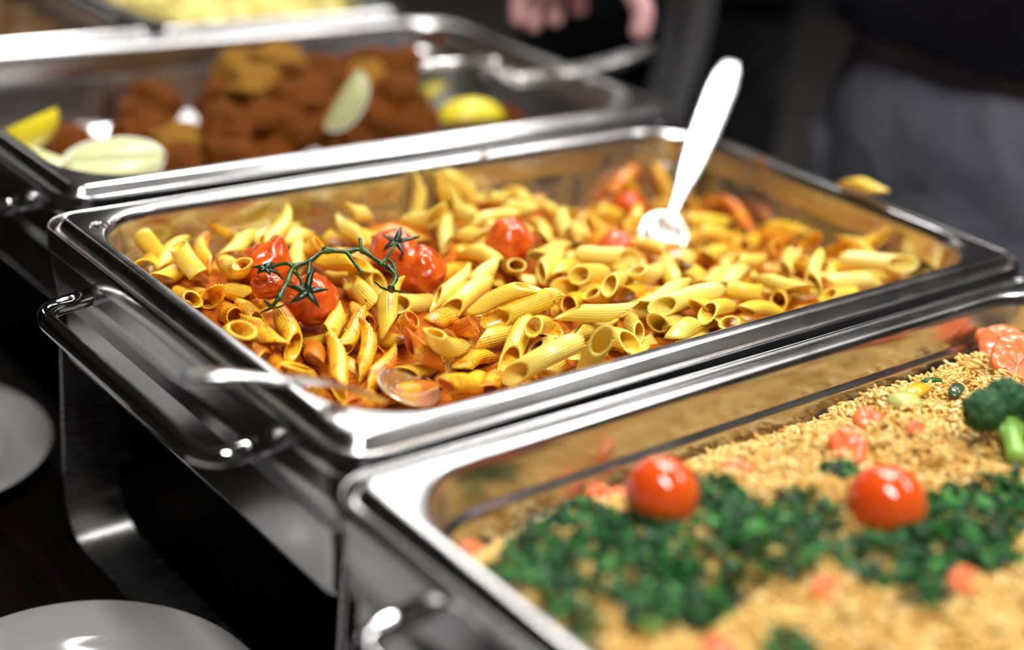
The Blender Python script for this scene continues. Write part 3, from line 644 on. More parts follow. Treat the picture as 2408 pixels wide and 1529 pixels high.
(0.1169, 0.0174, -0.0466, -0.405, 0.903, 0.144, 0.213, 0.246, -0.946, 0.049, 0.7, 'orange-stained half-buried penne in the right half of the pan, third from left of 9'),
(0.0311, -0.0068, -0.0365, 0.855, -0.518, 0.029, 0.299, 0.537, 0.789, 0.049, 0.2, 'oiled yellow half-buried penne in the middle of the pan, eighth from left of 9'),
(-0.1937, 0.0433, -0.0377, 0.957, -0.085, 0.278, 0.005, 0.96, 0.278, 0.049, 0.5, 'sauce-speckled half-buried penne along the left pan wall, fifth from left of 8'),
(0.096, 0.0942, -0.0461, 0.932, -0.357, -0.066, 0.254, 0.513, 0.82, 0.049, 0.2, 'oiled yellow half-buried penne by the far pan wall, middle one of three'),
(-0.0051, -0.0695, -0.0313, 0.133, -0.985, -0.113, -0.17, 0.09, -0.981, 0.049, 0.7, 'orange-stained half-buried penne along the front rim, third from left of 5'),
(0.1702, 0.0755, -0.059, -0.416, 0.909, 0.001, 0.188, 0.084, 0.979, 0.049, 0.5, 'sauce-speckled half-buried penne in the right half of the pan, leftmost of 7'),
(0.0809, -0.0286, -0.0327, 0.866, 0.499, -0.026, -0.497, 0.854, -0.15, 0.049, 0.4, 'golden half-buried penne in the right half of the pan, leftmost of 7'),
(-0.2163, 0.0791, -0.0381, 0.031, 0.982, -0.186, -0.365, -0.163, -0.917, 0.049, 0.5, 'sauce-speckled half-buried penne along the left pan wall, leftmost of 8'),
(0.047, -0.0508, -0.0303, 0.618, -0.785, 0.043, -0.174, -0.19, -0.966, 0.049, 0.2, 'oiled yellow half-buried penne in the right half of the pan, leftmost of 6'),
(-0.0202, 0.0926, -0.0328, -0.478, -0.875, -0.078, 0.816, -0.475, 0.33, 0.049, 0.7, 'orange-stained half-buried penne by the far pan wall, leftmost of 5'),
(-0.0478, -0.1006, -0.0396, 0.772, 0.511, -0.379, 0.034, 0.562, 0.827, 0.049, 0.4, 'golden half-buried penne along the front rim, fifth from left of 8'),
(-0.0245, -0.0957, -0.0371, 0.663, 0.584, 0.469, -0.291, 0.778, -0.557, 0.049, 0.2, 'oiled yellow half-buried penne along the front rim, second from left of 4'),
(0.197, 0.029, -0.0533, 0.287, 0.958, -0.01, -0.271, 0.071, -0.96, 0.049, 0.5, 'sauce-speckled half-buried penne in the right half of the pan, third from left of 7'),
(-0.1762, 0.0001, -0.0334, -0.993, 0.038, -0.108, -0.063, 0.608, 0.791, 0.049, 0.4, 'golden half-buried penne along the left pan wall, fourth from left of 5'),
(-0.1752, -0.037, -0.0408, 0.308, -0.86, -0.407, -0.504, 0.215, -0.836, 0.049, 0.2, 'oiled yellow half-buried penne along the left pan wall, right one of two'),
(-0.1296, 0.1096, -0.036, -0.283, -0.933, 0.224, -0.23, -0.161, -0.96, 0.049, 0.5, 'sauce-speckled half-buried penne beneath the green vine, leftmost of 5'),
(0.2123, 0.082, -0.0562, -0.046, 0.99, -0.133, 0.237, 0.14, 0.961, 0.049, 0.4, 'golden half-buried penne in the right half of the pan, third from left of 7'),
(0.0008, 0.0331, -0.0306, 0.186, -0.967, 0.173, 0.146, -0.147, -0.978, 0.049, 0.4, 'golden half-buried penne in the middle of the pan, leftmost of 4'),
(0.1323, 0.0782, -0.059, 0.141, 0.99, 0.0, -0.207, 0.03, -0.978, 0.049, 0.5, 'sauce-speckled half-buried penne in the middle of the pan, fifth from left of 7'),
(0.1021, 0.1184, -0.0518, -0.953, 0.209, -0.219, 0.111, -0.431, -0.895, 0.049, 0.5, 'sauce-speckled half-buried penne by the far pan wall, rightmost of 4'),
(-0.0227, 0.107, -0.04, 0.914, -0.288, -0.287, -0.277, 0.074, -0.958, 0.049, 0.4, 'golden half-buried penne beneath the green vine, rightmost of 5'),
(-0.0091, 0.1195, -0.0297, 0.967, 0.017, 0.253, -0.214, 0.594, 0.776, 0.049, 0.5, 'sauce-speckled half-buried penne by the far pan wall, leftmost of 4'),
(0.1333, -0.097, -0.0338, 0.796, -0.562, 0.223, 0.359, 0.736, 0.574, 0.049, 0.4, 'golden half-buried penne along the front rim, sixth from left of 8'),
(-0.0724, 0.0756, -0.0363, -0.771, 0.636, -0.031, 0.476, 0.608, 0.636, 0.049, 0.2, 'oiled yellow half-buried penne beneath the green vine, right one of three'),
(0.097, -0.081, -0.0279, 0.656, 0.694, 0.297, 0.639, -0.72, 0.272, 0.049, 0.4, 'golden half-buried penne in the right half of the pan, sixth from left of 7'),
(0.0485, 0.0224, -0.0356, 0.944, -0.149, -0.293, -0.181, 0.509, -0.842, 0.049, 0.4, 'golden half-buried penne in the middle of the pan, rightmost of 4'),
(-0.1725, 0.0615, -0.0347, 0.999, -0.034, 0.041, 0.019, 0.947, 0.321, 0.049, 0.4, 'golden half-buried penne along the left pan wall, leftmost of 5'),
(-0.2091, -0.0693, -0.0449, 0.109, -0.957, -0.269, 0.693, -0.12, 0.711, 0.049, 0.7, 'orange-stained half-buried penne along the left pan wall, right one of two'),
(0.1531, -0.102, -0.0368, 0.756, -0.646, 0.105, 0.146, 0.322, 0.935, 0.049, 0.7, 'orange-stained half-buried penne along the front rim, rightmost of 5'),
(0.1482, 0.0886, -0.0548, 0.534, 0.824, -0.189, 0.846, -0.518, 0.13, 0.049, 0.7, 'orange-stained half-buried penne by the far pan wall, rightmost of 5'),
(0.0119, -0.0054, -0.0315, 0.752, -0.654, -0.082, 0.02, 0.148, -0.989, 0.049, 0.4, 'golden half-buried penne in the middle of the pan, third from left of 4'),
(-0.1007, 0.0681, -0.0277, -0.862, -0.216, 0.458, -0.444, -0.111, -0.889, 0.049, 0.2, 'oiled yellow half-buried penne beneath the green vine, middle one of three'),
(-0.0269, 0.0268, -0.0328, -0.981, -0.157, 0.111, -0.1, -0.071, -0.992, 0.049, 0.7, 'orange-stained half-buried penne in the middle of the pan, third from left of 9'),
(0.006, 0.0753, -0.0333, -0.157, 0.98, 0.119, 0.554, -0.012, 0.833, 0.049, 0.5, 'sauce-speckled half-buried penne by the far pan wall, third from left of 4'),
(0.1825, 0.0866, -0.0534, -0.686, 0.688, -0.238, 0.085, -0.249, -0.965, 0.049, 0.7, 'orange-stained half-buried penne in the right half of the pan, leftmost of 9'),
(0.1768, -0.0849, -0.0348, -0.553, -0.811, -0.191, -0.557, 0.53, -0.639, 0.049, 0.4, 'golden half-buried penne along the front rim, seventh from left of 8'),
(0.2106, -0.0712, -0.0364, -0.684, 0.718, 0.131, 0.582, 0.428, 0.691, 0.049, 0.4, 'golden half-buried penne along the front rim, rightmost of 8'),
(-0.1479, -0.0179, -0.0359, -0.457, 0.838, -0.3, 0.041, -0.317, -0.947, 0.049, 0.5, 'sauce-speckled half-buried penne beneath the green vine, fourth from left of 5'),
(-0.0184, 0.0487, -0.0267, -0.971, -0.091, -0.221, -0.231, 0.597, 0.769, 0.049, 0.2, 'oiled yellow half-buried penne in the middle of the pan, second from left of 9'),
(-0.1724, 0.1033, -0.033, 0.694, -0.663, -0.28, 0.331, -0.051, 0.942, 0.049, 0.5, 'sauce-speckled half-buried penne along the left pan wall, fourth from left of 8'),
(-0.2039, 0.0677, -0.0404, 0.695, 0.664, 0.276, 0.499, -0.169, -0.85, 0.049, 0.5, 'sauce-speckled half-buried penne along the left pan wall, second from left of 8'),
(-0.0027, -0.0399, -0.0327, 0.444, -0.894, -0.059, 0.006, 0.068, -0.998, 0.049, 0.2, 'oiled yellow half-buried penne in the middle of the pan, seventh from left of 9'),
(-0.1032, -0.1115, -0.0391, -0.104, 0.974, -0.202, 0.2, -0.179, -0.963, 0.049, 0.4, 'golden half-buried penne along the front rim, fourth from left of 8'),
(-0.1875, 0.0911, -0.038, -0.575, 0.791, 0.21, -0.172, 0.133, -0.976, 0.049, 0.5, 'sauce-speckled half-buried penne along the left pan wall, third from left of 8'),
(0.0516, -0.1069, -0.0292, 0.956, -0.212, 0.202, 0.102, -0.407, -0.908, 0.049, 0.5, 'sauce-speckled half-buried penne along the front rim, fifth from left of 9'),
(-0.0825, 0.0603, -0.0309, -0.953, -0.032, -0.3, 0.263, -0.576, -0.774, 0.049, 0.5, 'sauce-speckled half-buried penne beneath the green vine, rightmost of 5'),
(0.1346, 0.1225, -0.0561, 0.991, 0.102, 0.089, -0.124, 0.944, 0.305, 0.049, 0.4, 'golden half-buried penne by the far pan wall, rightmost of 4'),
(0.0713, 0.036, -0.037, -0.934, -0.263, 0.243, -0.293, 0.171, -0.941, 0.049, 0.5, 'sauce-speckled half-buried penne in the middle of the pan, fourth from left of 7'),
(0.0854, 0.1128, -0.0408, 0.573, -0.785, 0.234, -0.107, -0.355, -0.929, 0.049, 0.4, 'golden half-buried penne by the far pan wall, third from left of 4'),
(-0.0438, -0.0325, -0.0239, 0.757, 0.545, -0.36, 0.007, 0.544, 0.839, 0.049, 0.5, 'sauce-speckled half-buried penne in the middle of the pan, third from left of 7'),
(-0.0267, -0.114, -0.0378, -0.81, 0.497, 0.31, 0.549, 0.46, 0.698, 0.049, 0.5, 'sauce-speckled half-buried penne along the front rim, second from left of 9'),
(0.043, 0.0505, -0.0312, 0.385, 0.897, -0.219, -0.242, -0.132, -0.961, 0.049, 0.2, 'oiled yellow half-buried penne in the middle of the pan, fifth from left of 9'),
(-0.1044, 0.1123, -0.0396, -0.943, -0.304, -0.132, -0.327, 0.921, 0.213, 0.049, 0.5, 'sauce-speckled half-buried penne beneath the green vine, second from left of 5'),
(-0.1254, -0.0791, -0.0386, 0.835, 0.488, -0.254, -0.185, -0.186, -0.965, 0.049, 0.4, 'golden half-buried penne along the front rim, third from left of 8'),
(-0.1138, 0.0675, -0.0323, 0.309, -0.86, -0.407, 0.938, 0.205, 0.279, 0.049, 0.2, 'oiled yellow half-buried penne beneath the green vine, left one of three'),
(-0.0459, -0.0512, -0.0348, 0.961, 0.219, 0.167, -0.258, 0.503, 0.825, 0.049, 0.4, 'golden half-buried penne in the middle of the pan, second from left of 4'),
(0.0723, 0.0531, -0.0349, -0.73, 0.624, -0.279, -0.095, -0.496, -0.863, 0.049, 0.7, 'orange-stained half-buried penne in the middle of the pan, eighth from left of 9'),
(-0.154, 0.0505, -0.0357, 0.942, 0.204, 0.267, -0.319, 0.79, 0.523, 0.049, 0.7, 'orange-stained half-buried penne beneath the green vine, leftmost of 4'),
(0.1038, 0.0761, -0.045, -0.989, -0.146, 0.001, -0.135, 0.912, 0.387, 0.049, 0.2, 'oiled yellow half-buried penne by the far pan wall, right one of three'),
(0.144, 0.0204, -0.0539, -0.393, -0.906, 0.159, -0.246, -0.064, -0.967, 0.049, 0.4, 'golden half-buried penne in the right half of the pan, second from left of 7'),
(0.2044, -0.0273, -0.0454, 0.965, 0.25, -0.082, 0.015, -0.365, -0.931, 0.049, 0.4, 'golden half-buried penne in the right half of the pan, rightmost of 7'),
(-0.0009, -0.1129, -0.033, -0.278, -0.955, 0.105, -0.318, -0.012, -0.948, 0.049, 0.2, 'oiled yellow half-buried penne along the front rim, rightmost of 4'),
(0.0708, -0.1085, -0.036, -0.041, 0.987, -0.154, 0.779, 0.128, 0.614, 0.049, 0.5, 'sauce-speckled half-buried penne along the front rim, sixth from left of 9'),
(0.0654, -0.0094, -0.0392, 0.794, 0.511, 0.329, -0.6, 0.749, 0.283, 0.049, 0.5, 'sauce-speckled half-buried penne in the middle of the pan, rightmost of 7'),
(0.1059, -0.0472, -0.039, 0.953, 0.274, -0.127, -0.098, 0.677, 0.729, 0.049, 0.5, 'sauce-speckled half-buried penne in the right half of the pan, second from left of 7'),
(0.2106, -0.1, -0.0376, -0.999, 0.037, -0.008, 0.029, 0.879, 0.475, 0.049, 0.5, 'sauce-speckled half-buried penne in the right corner of the pan'),
(-0.0127, -0.0096, -0.0287, 0.798, -0.595, -0.091, -0.059, 0.073, -0.996, 0.049, 0.2, 'oiled yellow half-buried penne in the middle of the pan, fourth from left of 9'),
(0.1916, -0.1165, -0.0305, 0.521, -0.809, 0.272, -0.123, -0.387, -0.914, 0.049, 0.7, 'orange-stained half-buried penne in the right corner of the pan'),
(0.2117, -0.0272, -0.0564, 0.822, -0.558, -0.116, 0.176, 0.054, 0.983, 0.049, 0.2, 'oiled yellow half-buried penne in the right half of the pan, rightmost of 6'),
(-0.1613, 0.0093, -0.0393, 0.732, 0.61, 0.303, 0.669, -0.56, -0.488, 0.049, 0.5, 'sauce-speckled half-buried penne along the left pan wall, rightmost of 8'),
(0.1676, 0.0547, -0.0548, 0.861, -0.464, 0.208, 0.168, -0.126, -0.978, 0.049, 0.2, 'oiled yellow half-buried penne in the right half of the pan, second from left of 6'),
(-0.1522, 0.1096, -0.0384, -0.79, 0.57, 0.226, -0.217, 0.085, -0.972, 0.049, 0.7, 'orange-stained half-buried penne along the left pan wall, left one of two'),
(-0.0728, -0.0444, -0.0386, 0.996, 0.052, -0.074, -0.036, -0.519, -0.854, 0.049, 0.7, 'orange-stained half-buried penne in the middle of the pan, fourth from left of 9'),
(0.1749, -0.0527, -0.0408, -0.661, 0.603, 0.447, 0.008, 0.601, -0.8, 0.049, 0.2, 'oiled yellow half-buried penne in the right half of the pan, fifth from left of 6'),
(-0.0608, -0.0167, -0.0254, 0.961, 0.271, -0.062, -0.108, 0.159, -0.981, 0.049, 0.5, 'sauce-speckled half-buried penne in the middle of the pan, leftmost of 7'),
(0.0598, -0.0848, -0.0289, -0.908, 0.362, -0.211, 0.081, -0.344, -0.935, 0.049, 0.5, 'sauce-speckled half-buried penne along the front rim, fourth from left of 9'),
(0.1264, -0.0163, -0.0348, 0.092, -0.994, -0.058, 0.338, -0.024, 0.941, 0.049, 0.4, 'golden half-buried penne in the right half of the pan, fifth from left of 7'),
(0.0948, -0.1152, -0.035, -0.86, 0.423, 0.284, -0.117, 0.378, -0.918, 0.049, 0.5, 'sauce-speckled half-buried penne along the front rim, seventh from left of 9'),
(-0.0051, 0.098, -0.0353, 0.469, 0.883, 0.0, -0.682, 0.362, -0.635, 0.049, 0.5, 'sauce-speckled half-buried penne by the far pan wall, second from left of 4'),
(-0.1041, 0.0399, -0.0335, -0.982, -0.143, -0.121, 0.124, -0.009, -0.992, 0.049, 0.4, 'golden half-buried penne beneath the green vine, third from left of 5'),
(0.0226, -0.0631, -0.0252, -0.925, -0.366, -0.106, -0.369, 0.791, 0.488, 0.049, 0.5, 'sauce-speckled half-buried penne along the front rim, third from left of 9'),
(-0.1057, 0.0114, -0.0346, -0.127, -0.992, 0.026, -0.452, 0.035, -0.891, 0.049, 0.7, 'orange-stained half-buried penne beneath the green vine, rightmost of 4'),
(0.1118, -0.0711, -0.0323, -0.095, -0.995, 0.025, 0.848, -0.068, 0.525, 0.049, 0.5, 'sauce-speckled half-buried penne in the right half of the pan, fifth from left of 7'),
(0.1603, -0.0702, -0.0345, -0.063, 0.991, 0.115, 0.865, -0.003, 0.502, 0.049, 0.7, 'orange-stained half-buried penne in the right half of the pan, rightmost of 9'),
(-0.0295, -0.0406, -0.0399, 0.944, -0.325, -0.066, 0.22, 0.464, 0.858, 0.049, 0.7, 'orange-stained half-buried penne in the middle of the pan, seventh from left of 9'),
(0.038, -0.1256, -0.0305, 0.899, -0.416, 0.138, -0.084, -0.472, -0.877, 0.049, 0.7, 'orange-stained half-buried penne along the front rim, fourth from left of 5'),
(0.19, 0.0521, -0.0586, -0.017, -0.999, -0.026, -0.021, 0.027, -0.999, 0.049, 0.2, 'oiled yellow half-buried penne in the right half of the pan, third from left of 6'),
(-0.2118, -0.0918, -0.0411, 0.959, 0.223, 0.173, 0.234, -0.285, -0.93, 0.049, 0.4, 'golden half-buried penne along the left pan wall, rightmost of 5'),
(0.1154, -0.1024, -0.0362, 0.881, -0.467, 0.07, -0.256, -0.598, -0.76, 0.049, 0.5, 'sauce-speckled half-buried penne along the front rim, eighth from left of 9'),
(-0.126, 0.0235, -0.0285, -0.3, 0.953, -0.04, 0.518, 0.198, 0.832, 0.049, 0.5, 'sauce-speckled half-buried penne beneath the green vine, third from left of 5'),
(0.0641, 0.0912, -0.0334, 0.106, 0.974, -0.201, 0.401, 0.143, 0.905, 0.049, 0.7, 'orange-stained half-buried penne by the far pan wall, third from left of 5'),
(0.0895, -0.042, -0.0333, -0.979, -0.197, -0.048, 0.141, -0.49, -0.86, 0.049, 0.7, 'orange-stained half-buried penne in the right half of the pan, fifth from left of 9'),
(-0.0608, 0.0012, -0.0324, -0.204, -0.959, -0.197, -0.409, 0.267, -0.873, 0.049, 0.7, 'orange-stained half-buried penne in the middle of the pan, second from left of 9'),
(-0.1349, 0.0735, -0.0397, -0.994, -0.112, 0.002, -0.042, 0.391, 0.919, 0.049, 0.4, 'golden half-buried penne beneath the green vine, leftmost of 5'),
(-0.1248, 0.0601, -0.0287, 0.89, -0.445, 0.094, 0.344, 0.793, 0.502, 0.049, 0.4, 'golden half-buried penne beneath the green vine, second from left of 5'),
(0.1759, -0.0039, -0.0566, 0.959, 0.264, 0.107, 0.281, -0.814, -0.508, 0.049, 0.7, 'orange-stained half-buried penne in the right half of the pan, sixth from left of 9'),
(-0.1979, -0.1162, -0.0425, -0.857, 0.504, 0.104, -0.059, 0.106, -0.993, 0.049, 0.4, 'golden half-buried penne along the front rim, leftmost of 8'),
(-0.0509, 0.096, -0.0381, -0.076, -0.984, 0.164, -0.16, -0.15, -0.976, 0.049, 0.4, 'golden half-buried penne beneath the green vine, fourth from left of 5'),
(0.1108, -0.1149, -0.0301, -0.76, 0.615, -0.212, 0.145, -0.157, -0.977, 0.049, 0.5, 'sauce-speckled half-buried penne along the front rim, rightmost of 9'),
(0.026, 0.0637, -0.0356, 0.064, -0.961, -0.268, 0.894, -0.065, 0.444, 0.049, 0.7, 'orange-stained half-buried penne in the middle of the pan, fifth from left of 9'),
(-0.1831, 0.0523, -0.0314, -0.989, 0.006, -0.146, -0.037, 0.956, 0.291, 0.049, 0.5, 'sauce-speckled half-buried penne along the left pan wall, seventh from left of 8'),
(-0.0548, 0.0983, -0.0266, -0.755, 0.645, 0.119, -0.321, -0.205, -0.925, 0.049, 0.7, 'orange-stained half-buried penne beneath the green vine, third from left of 4'),
(0.1763, -0.0382, -0.0382, 0.92, -0.132, 0.37, -0.063, 0.88, 0.471, 0.049, 0.5, 'sauce-speckled half-buried penne in the right half of the pan, sixth from left of 7'),
(0.11, 0.0467, -0.051, -0.32, 0.929, 0.187, 0.423, -0.037, 0.905, 0.049, 0.2, 'oiled yellow half-buried penne in the middle of the pan, rightmost of 9'),
(0.1934, 0.0951, -0.0593, -0.245, 0.969, -0.003, -0.271, -0.072, -0.96, 0.049, 0.7, 'orange-stained half-buried penne in the right half of the pan, second from left of 9'),
(0.1921, -0.0502, -0.038, 0.679, 0.685, -0.265, 0.519, -0.191, 0.833, 0.049, 0.5, 'sauce-speckled half-buried penne in the right half of the pan, rightmost of 7'),
(-0.0212, 0.0666, -0.0324, -0.99, -0.109, -0.085, 0.085, 0.004, -0.996, 0.049, 0.4, 'golden half-buried penne by the far pan wall, leftmost of 4'),
(-0.116, -0.1037, -0.0336, -0.868, -0.457, -0.197, 0.437, -0.513, -0.739, 0.049, 0.7, 'orange-stained half-buried penne along the front rim, second from left of 5'),
(0.1494, 0.113, -0.055, 0.974, 0.1, -0.204, -0.215, 0.119, -0.969, 0.049, 0.7, 'orange-stained half-buried penne by the far pan wall, fourth from left of 5'),
(0.2068, 0.1013, -0.0496, 0.217, 0.972, 0.092, -0.604, 0.208, -0.769, 0.049, 0.4, 'golden half-buried penne by the right pan wall'),
(-0.1685, 0.0841, -0.0279, -0.925, -0.378, 0.041, -0.263, 0.715, 0.648, 0.049, 0.5, 'sauce-speckled half-buried penne along the left pan wall, sixth from left of 8'),
(-0.1298, -0.0605, -0.0357, 0.467, 0.843, 0.267, -0.602, 0.524, -0.603, 0.049, 0.4, 'golden half-buried penne along the front rim, second from left of 8'),
(-0.0767, -0.0262, -0.0334, -0.994, -0.016, -0.105, -0.076, 0.793, 0.605, 0.049, 0.2, 'oiled yellow half-buried penne in the middle of the pan, leftmost of 9'),
(0.0701, 0.1192, -0.0344, -0.977, 0.023, -0.212, 0.188, -0.382, -0.905, 0.049, 0.7, 'orange-stained half-buried penne by the far pan wall, second from left of 5'),
(0.1591, -0.0096, -0.0422, 0.238, -0.952, 0.193, 0.457, 0.285, 0.843, 0.049, 0.2, 'oiled yellow half-buried penne in the right half of the pan, fourth from left of 6'),
(-0.2083, -0.0394, -0.0355, 0.57, 0.072, -0.818, 0.818, 0.042, 0.574, 0.049, 0.4, 'golden half-buried penne along the left pan wall, third from left of 5'),
(-0.0583, 0.0309, -0.027, 0.963, 0.241, -0.12, -0.129, 0.805, 0.58, 0.049, 0.7, 'orange-stained half-buried penne in the middle of the pan, leftmost of 9'),
(0.0229, 0.0334, -0.0287, 0.466, 0.881, -0.078, -0.545, 0.216, -0.81, 0.049, 0.7, 'orange-stained half-buried penne in the middle of the pan, sixth from left of 9'),
(0.2176, 0.0386, -0.0539, 0.662, 0.714, 0.226, 0.651, -0.698, 0.299, 0.049, 0.5, 'sauce-speckled half-buried penne in the right half of the pan, fourth from left of 7'),
(0.1351, 0.0354, -0.044, -0.839, 0.542, 0.053, 0.335, 0.438, 0.834, 0.049, 0.7, 'orange-stained half-buried penne in the right half of the pan, fourth from left of 9'),
(0.1821, -0.0198, -0.0515, -0.779, 0.591, 0.212, 0.536, 0.451, 0.714, 0.049, 0.7, 'orange-stained half-buried penne in the right half of the pan, seventh from left of 9'),
(-0.1585, 0.0781, -0.0332, -0.938, -0.346, 0.021, -0.212, 0.622, 0.754, 0.049, 0.4, 'golden half-buried penne along the left pan wall, second from left of 5'),
(-0.1555, -0.0562, -0.0409, 0.897, -0.335, -0.289, 0.427, 0.826, 0.369, 0.049, 0.7, 'orange-stained half-buried penne along the front rim, leftmost of 5'),
(-0.0894, 0.0807, -0.0278, 0.865, -0.497, 0.067, -0.169, -0.415, -0.894, 0.049, 0.7, 'orange-stained half-buried penne beneath the green vine, second from left of 4'),
(0.167, 0.0274, -0.0569, -0.681, -0.725, 0.103, 0.723, -0.688, -0.061, 0.049, 0.4, 'golden half-buried penne in the right half of the pan, fourth from left of 7'),
(0.1457, -0.0778, -0.0289, -0.783, 0.606, -0.143, -0.278, -0.545, -0.791, 0.049, 0.7, 'orange-stained half-buried penne in the right half of the pan, eighth from left of 9'),
(-0.0655, -0.0825, -0.0408, 0.301, -0.943, -0.139, -0.132, 0.103, -0.986, 0.049, 0.2, 'oiled yellow half-buried penne along the front rim, leftmost of 4'),
]

# ------------------------------------------------------------------ the room
FZ = -Z0
struct(mesh_obj('floor', *box(-3.2, 4.6, -3.2, 6.4, FZ-.1, FZ), FLOOR, smooth=False))
struct(mesh_obj('ceiling', *box(-3.2, 4.6, -3.2, 6.4, CEIL, CEIL+.1), CEILM, smooth=False))
struct(mesh_obj('wall_left', *box(-3.3, -3.2, -3.2, 6.4, FZ, CEIL), WALL, smooth=False))
struct(mesh_obj('wall_right', *box(4.6, 4.7, -3.2, 6.4, FZ, CEIL), WALL2, smooth=False))
struct(mesh_obj('wall_back', *box(-3.2, 4.6, 6.4, 6.5, FZ, CEIL), WALL2, smooth=False))
struct(mesh_obj('wall_front', *box(-3.2, 4.6, -3.3, -3.2, FZ, CEIL), WALL, smooth=False))

def emis(name, s):
    k = NT(name)
    k.b.inputs['Emission Color'].default_value = (1.0, .965, .92, 1)
    k.b.inputs['Emission Strength'].default_value = s
    return k.set(col=(.8, .8, .8))

PNAMES = ['above the guests, far end', 'above the guests, middle', 'above the guests, near end', 'over the right side of the buffet', 'added as fill behind and left of the photographer',
          'near the right wall', 'near the back wall', 'in the far back corner']
for i, (x, y, a, b, s) in enumerate(PANELS):
    t = empty('ceiling_light', (x, y, CEIL-.03))
    tag(t, 'long white ceiling light panel '+PNAMES[i], 'ceiling light')
    hv, hf = merge(box(-a-.015, -a, -b-.015, b+.015, -.012, .03), box(a, a+.015, -b-.015, b+.015, -.012, .03),
                   box(-a, a, -b-.015, -b, -.012, .03), box(-a, a, b, b+.015, -.012, .03))
    mesh_obj('housing', hv, hf, WHITE, t, smooth=False)
    mesh_obj('diffuser', *box(-a, a, -b, b, -.006, .0), emis('lamp_diffuser_%d' % i, s), t, smooth=False)

# ------------------------------------------------------------------ buffet table
TZ = -.222
tb = tag(empty('buffet_table', (-.08, .5, TZ)), 'long dark wooden buffet table under the chafing dishes', 'table')
x0, x1, y0, y1 = -.48, .42, -1.5, 1.9
nb = 9
bw = (x1-x0)/nb
pv, pf = box(x0, x0+bw-.0012, y0, y1, -.03, 0)
pl = mesh_obj('plank', pv, pf, TABLE, tb, smooth=False)
for i in range(1, nb):
    c = pl.copy()
    COL.objects.link(c)
    c.parent = tb
    c.location = (i*bw, 0, 0)
av, af = merge(box(x0+.04, x0+.065, y0+.04, y1-.04, -.13, -.03), box(x1-.065, x1-.04, y0+.04, y1-.04, -.13, -.03))
mesh_obj('apron', av, af, TABLE, tb, smooth=False)
for lx in (x0+.04, x1-.1):
    for ly in (y0+.04, y1-.1):
        mesh_obj('leg', *box(lx, lx+.06, ly, ly+.06, -(.75), -.03), TABLE, tb, smooth=False)

# ------------------------------------------------------------------ chafing dishes
def strip_u(sx):
    """bent steel strip: down one corner, along the table, up the other corner"""
    path = [(.158, -.014), (.158, -.188)]
    R = .030
    for k in range(1, 9):
        a = PI/2*k/9
        path.append((.128+R*math.cos(a), -.1895-R*math.sin(a)))
    path += [(.126, -.2203), (0, -.2203)]
    path = path + [(-a, b) for a, b in path[::-1][1:]]
    n = len(path)
    V = []
    xa, xb = (-.2615, -.224) if sx < 0 else (.224, .2615)
    for i, (y, z) in enumerate(path):
        p, q = path[max(i-1, 0)], path[min(i+1, n-1)]
        ty, tz = q[0]-p[0], q[1]-p[1]
        L = math.hypot(ty, tz)
        ny, nz = tz/L*.0009, -ty/L*.0009
        V += [(xa, y+ny, z+nz), (xb, y+ny, z+nz), (xb, y-ny, z-nz), (xa, y-ny, z-nz)]
    F = []
    for i in range(n-1):
        for k in range(4):
            a, b = i*4+k, i*4+(k+1) % 4
            F.append((a, b, b+4, a+4))
    F += [(3, 2, 1, 0), tuple((n-1)*4+k for k in range(4))]
    return V, F

def bend_path(p, r, n=6):
    out = [Vector(p[0])]
    for i in range(1, len(p)-1):
        a, b, c = Vector(p[i-1]), Vector(p[i]), Vector(p[i+1])
        d1, d2 = (a-b).normalized(), (c-b).normalized()
        s, e = b+d1*r, b+d2*r
        for k in range(n+1):
            t = k/n
            out.append((1-t)**2*s+2*t*(1-t)*b+t*t*e)
    out.append(Vector(p[-1]))
    return out

def make_chafer(loc, label):
    t = tag(empty('chafing_dish', (loc[0], loc[1], TZ)), label, 'chafing dish', 'chafing dishes in a row on the buffet')
    dz = -TZ
    def up(vf):
        return [(x, y, z+dz) for x, y, z in vf[0]], vf[1]
    R = [(.2575, .1555, .018, -.052), (.2660, .1640, .020, -.050), (.2688, .1668, .022, -.030), (.2692, .1672, .022, -.0062), (.2697, .1677, .0225, -.0040), (.2703, .1683, .023, -.0036),
         (.2709, .1689, .0235, -.0042), (.2712, .1692, .024, -.006), (.2712, .1692, .024, -.0160), (.2700, .1680, .023, -.0180), (.2650, .1630, .020, -.0190)]
    mesh_obj('lip', *up(loft([ring(*q) for q in R])), STEEL, t)
    B = [(.2650, .1630, .020, -.0185), (.2632, .1612, .019, -.0215), (.2628, .1608, .019, -.030), (.2626, .1606, .019, -.086), (.2616, .1596, .018, -.0895), (.258, .156, .018, -.0905),
         (.255, .153, .018, -.089), (.20, .10, .018, -.0885)]
    mesh_obj('body', *up(loft([ring(*q) for q in B], False, True)), STEEL, t)
    for sx in (-1, 1):
        mesh_obj('leg_frame', *up(strip_u(sx)), STEEL_SATIN, t, sharp=.6)
        hp = bend_path([(sx*.262, .098, -.028), (sx*.301, .098, -.031), (sx*.301, -.098, -.031), (sx*.262, -.098, -.028)], .020, 8)
        mesh_obj('handle', *up(sweep(hp, .0054, 14)), CHROME, t)
    return t

make_chafer((0, 0), 'steel chafing dish holding the pan of penne with roasted tomatoes')
make_chafer((-.0195, -.347), 'nearest steel chafing dish, holding the pan of rice and parsley')
make_chafer((.0275, .356), 'steel chafing dish holding the pan of fried pieces and lemon')
make_chafer((0, .705), 'farthest steel chafing dish, holding two half pans')

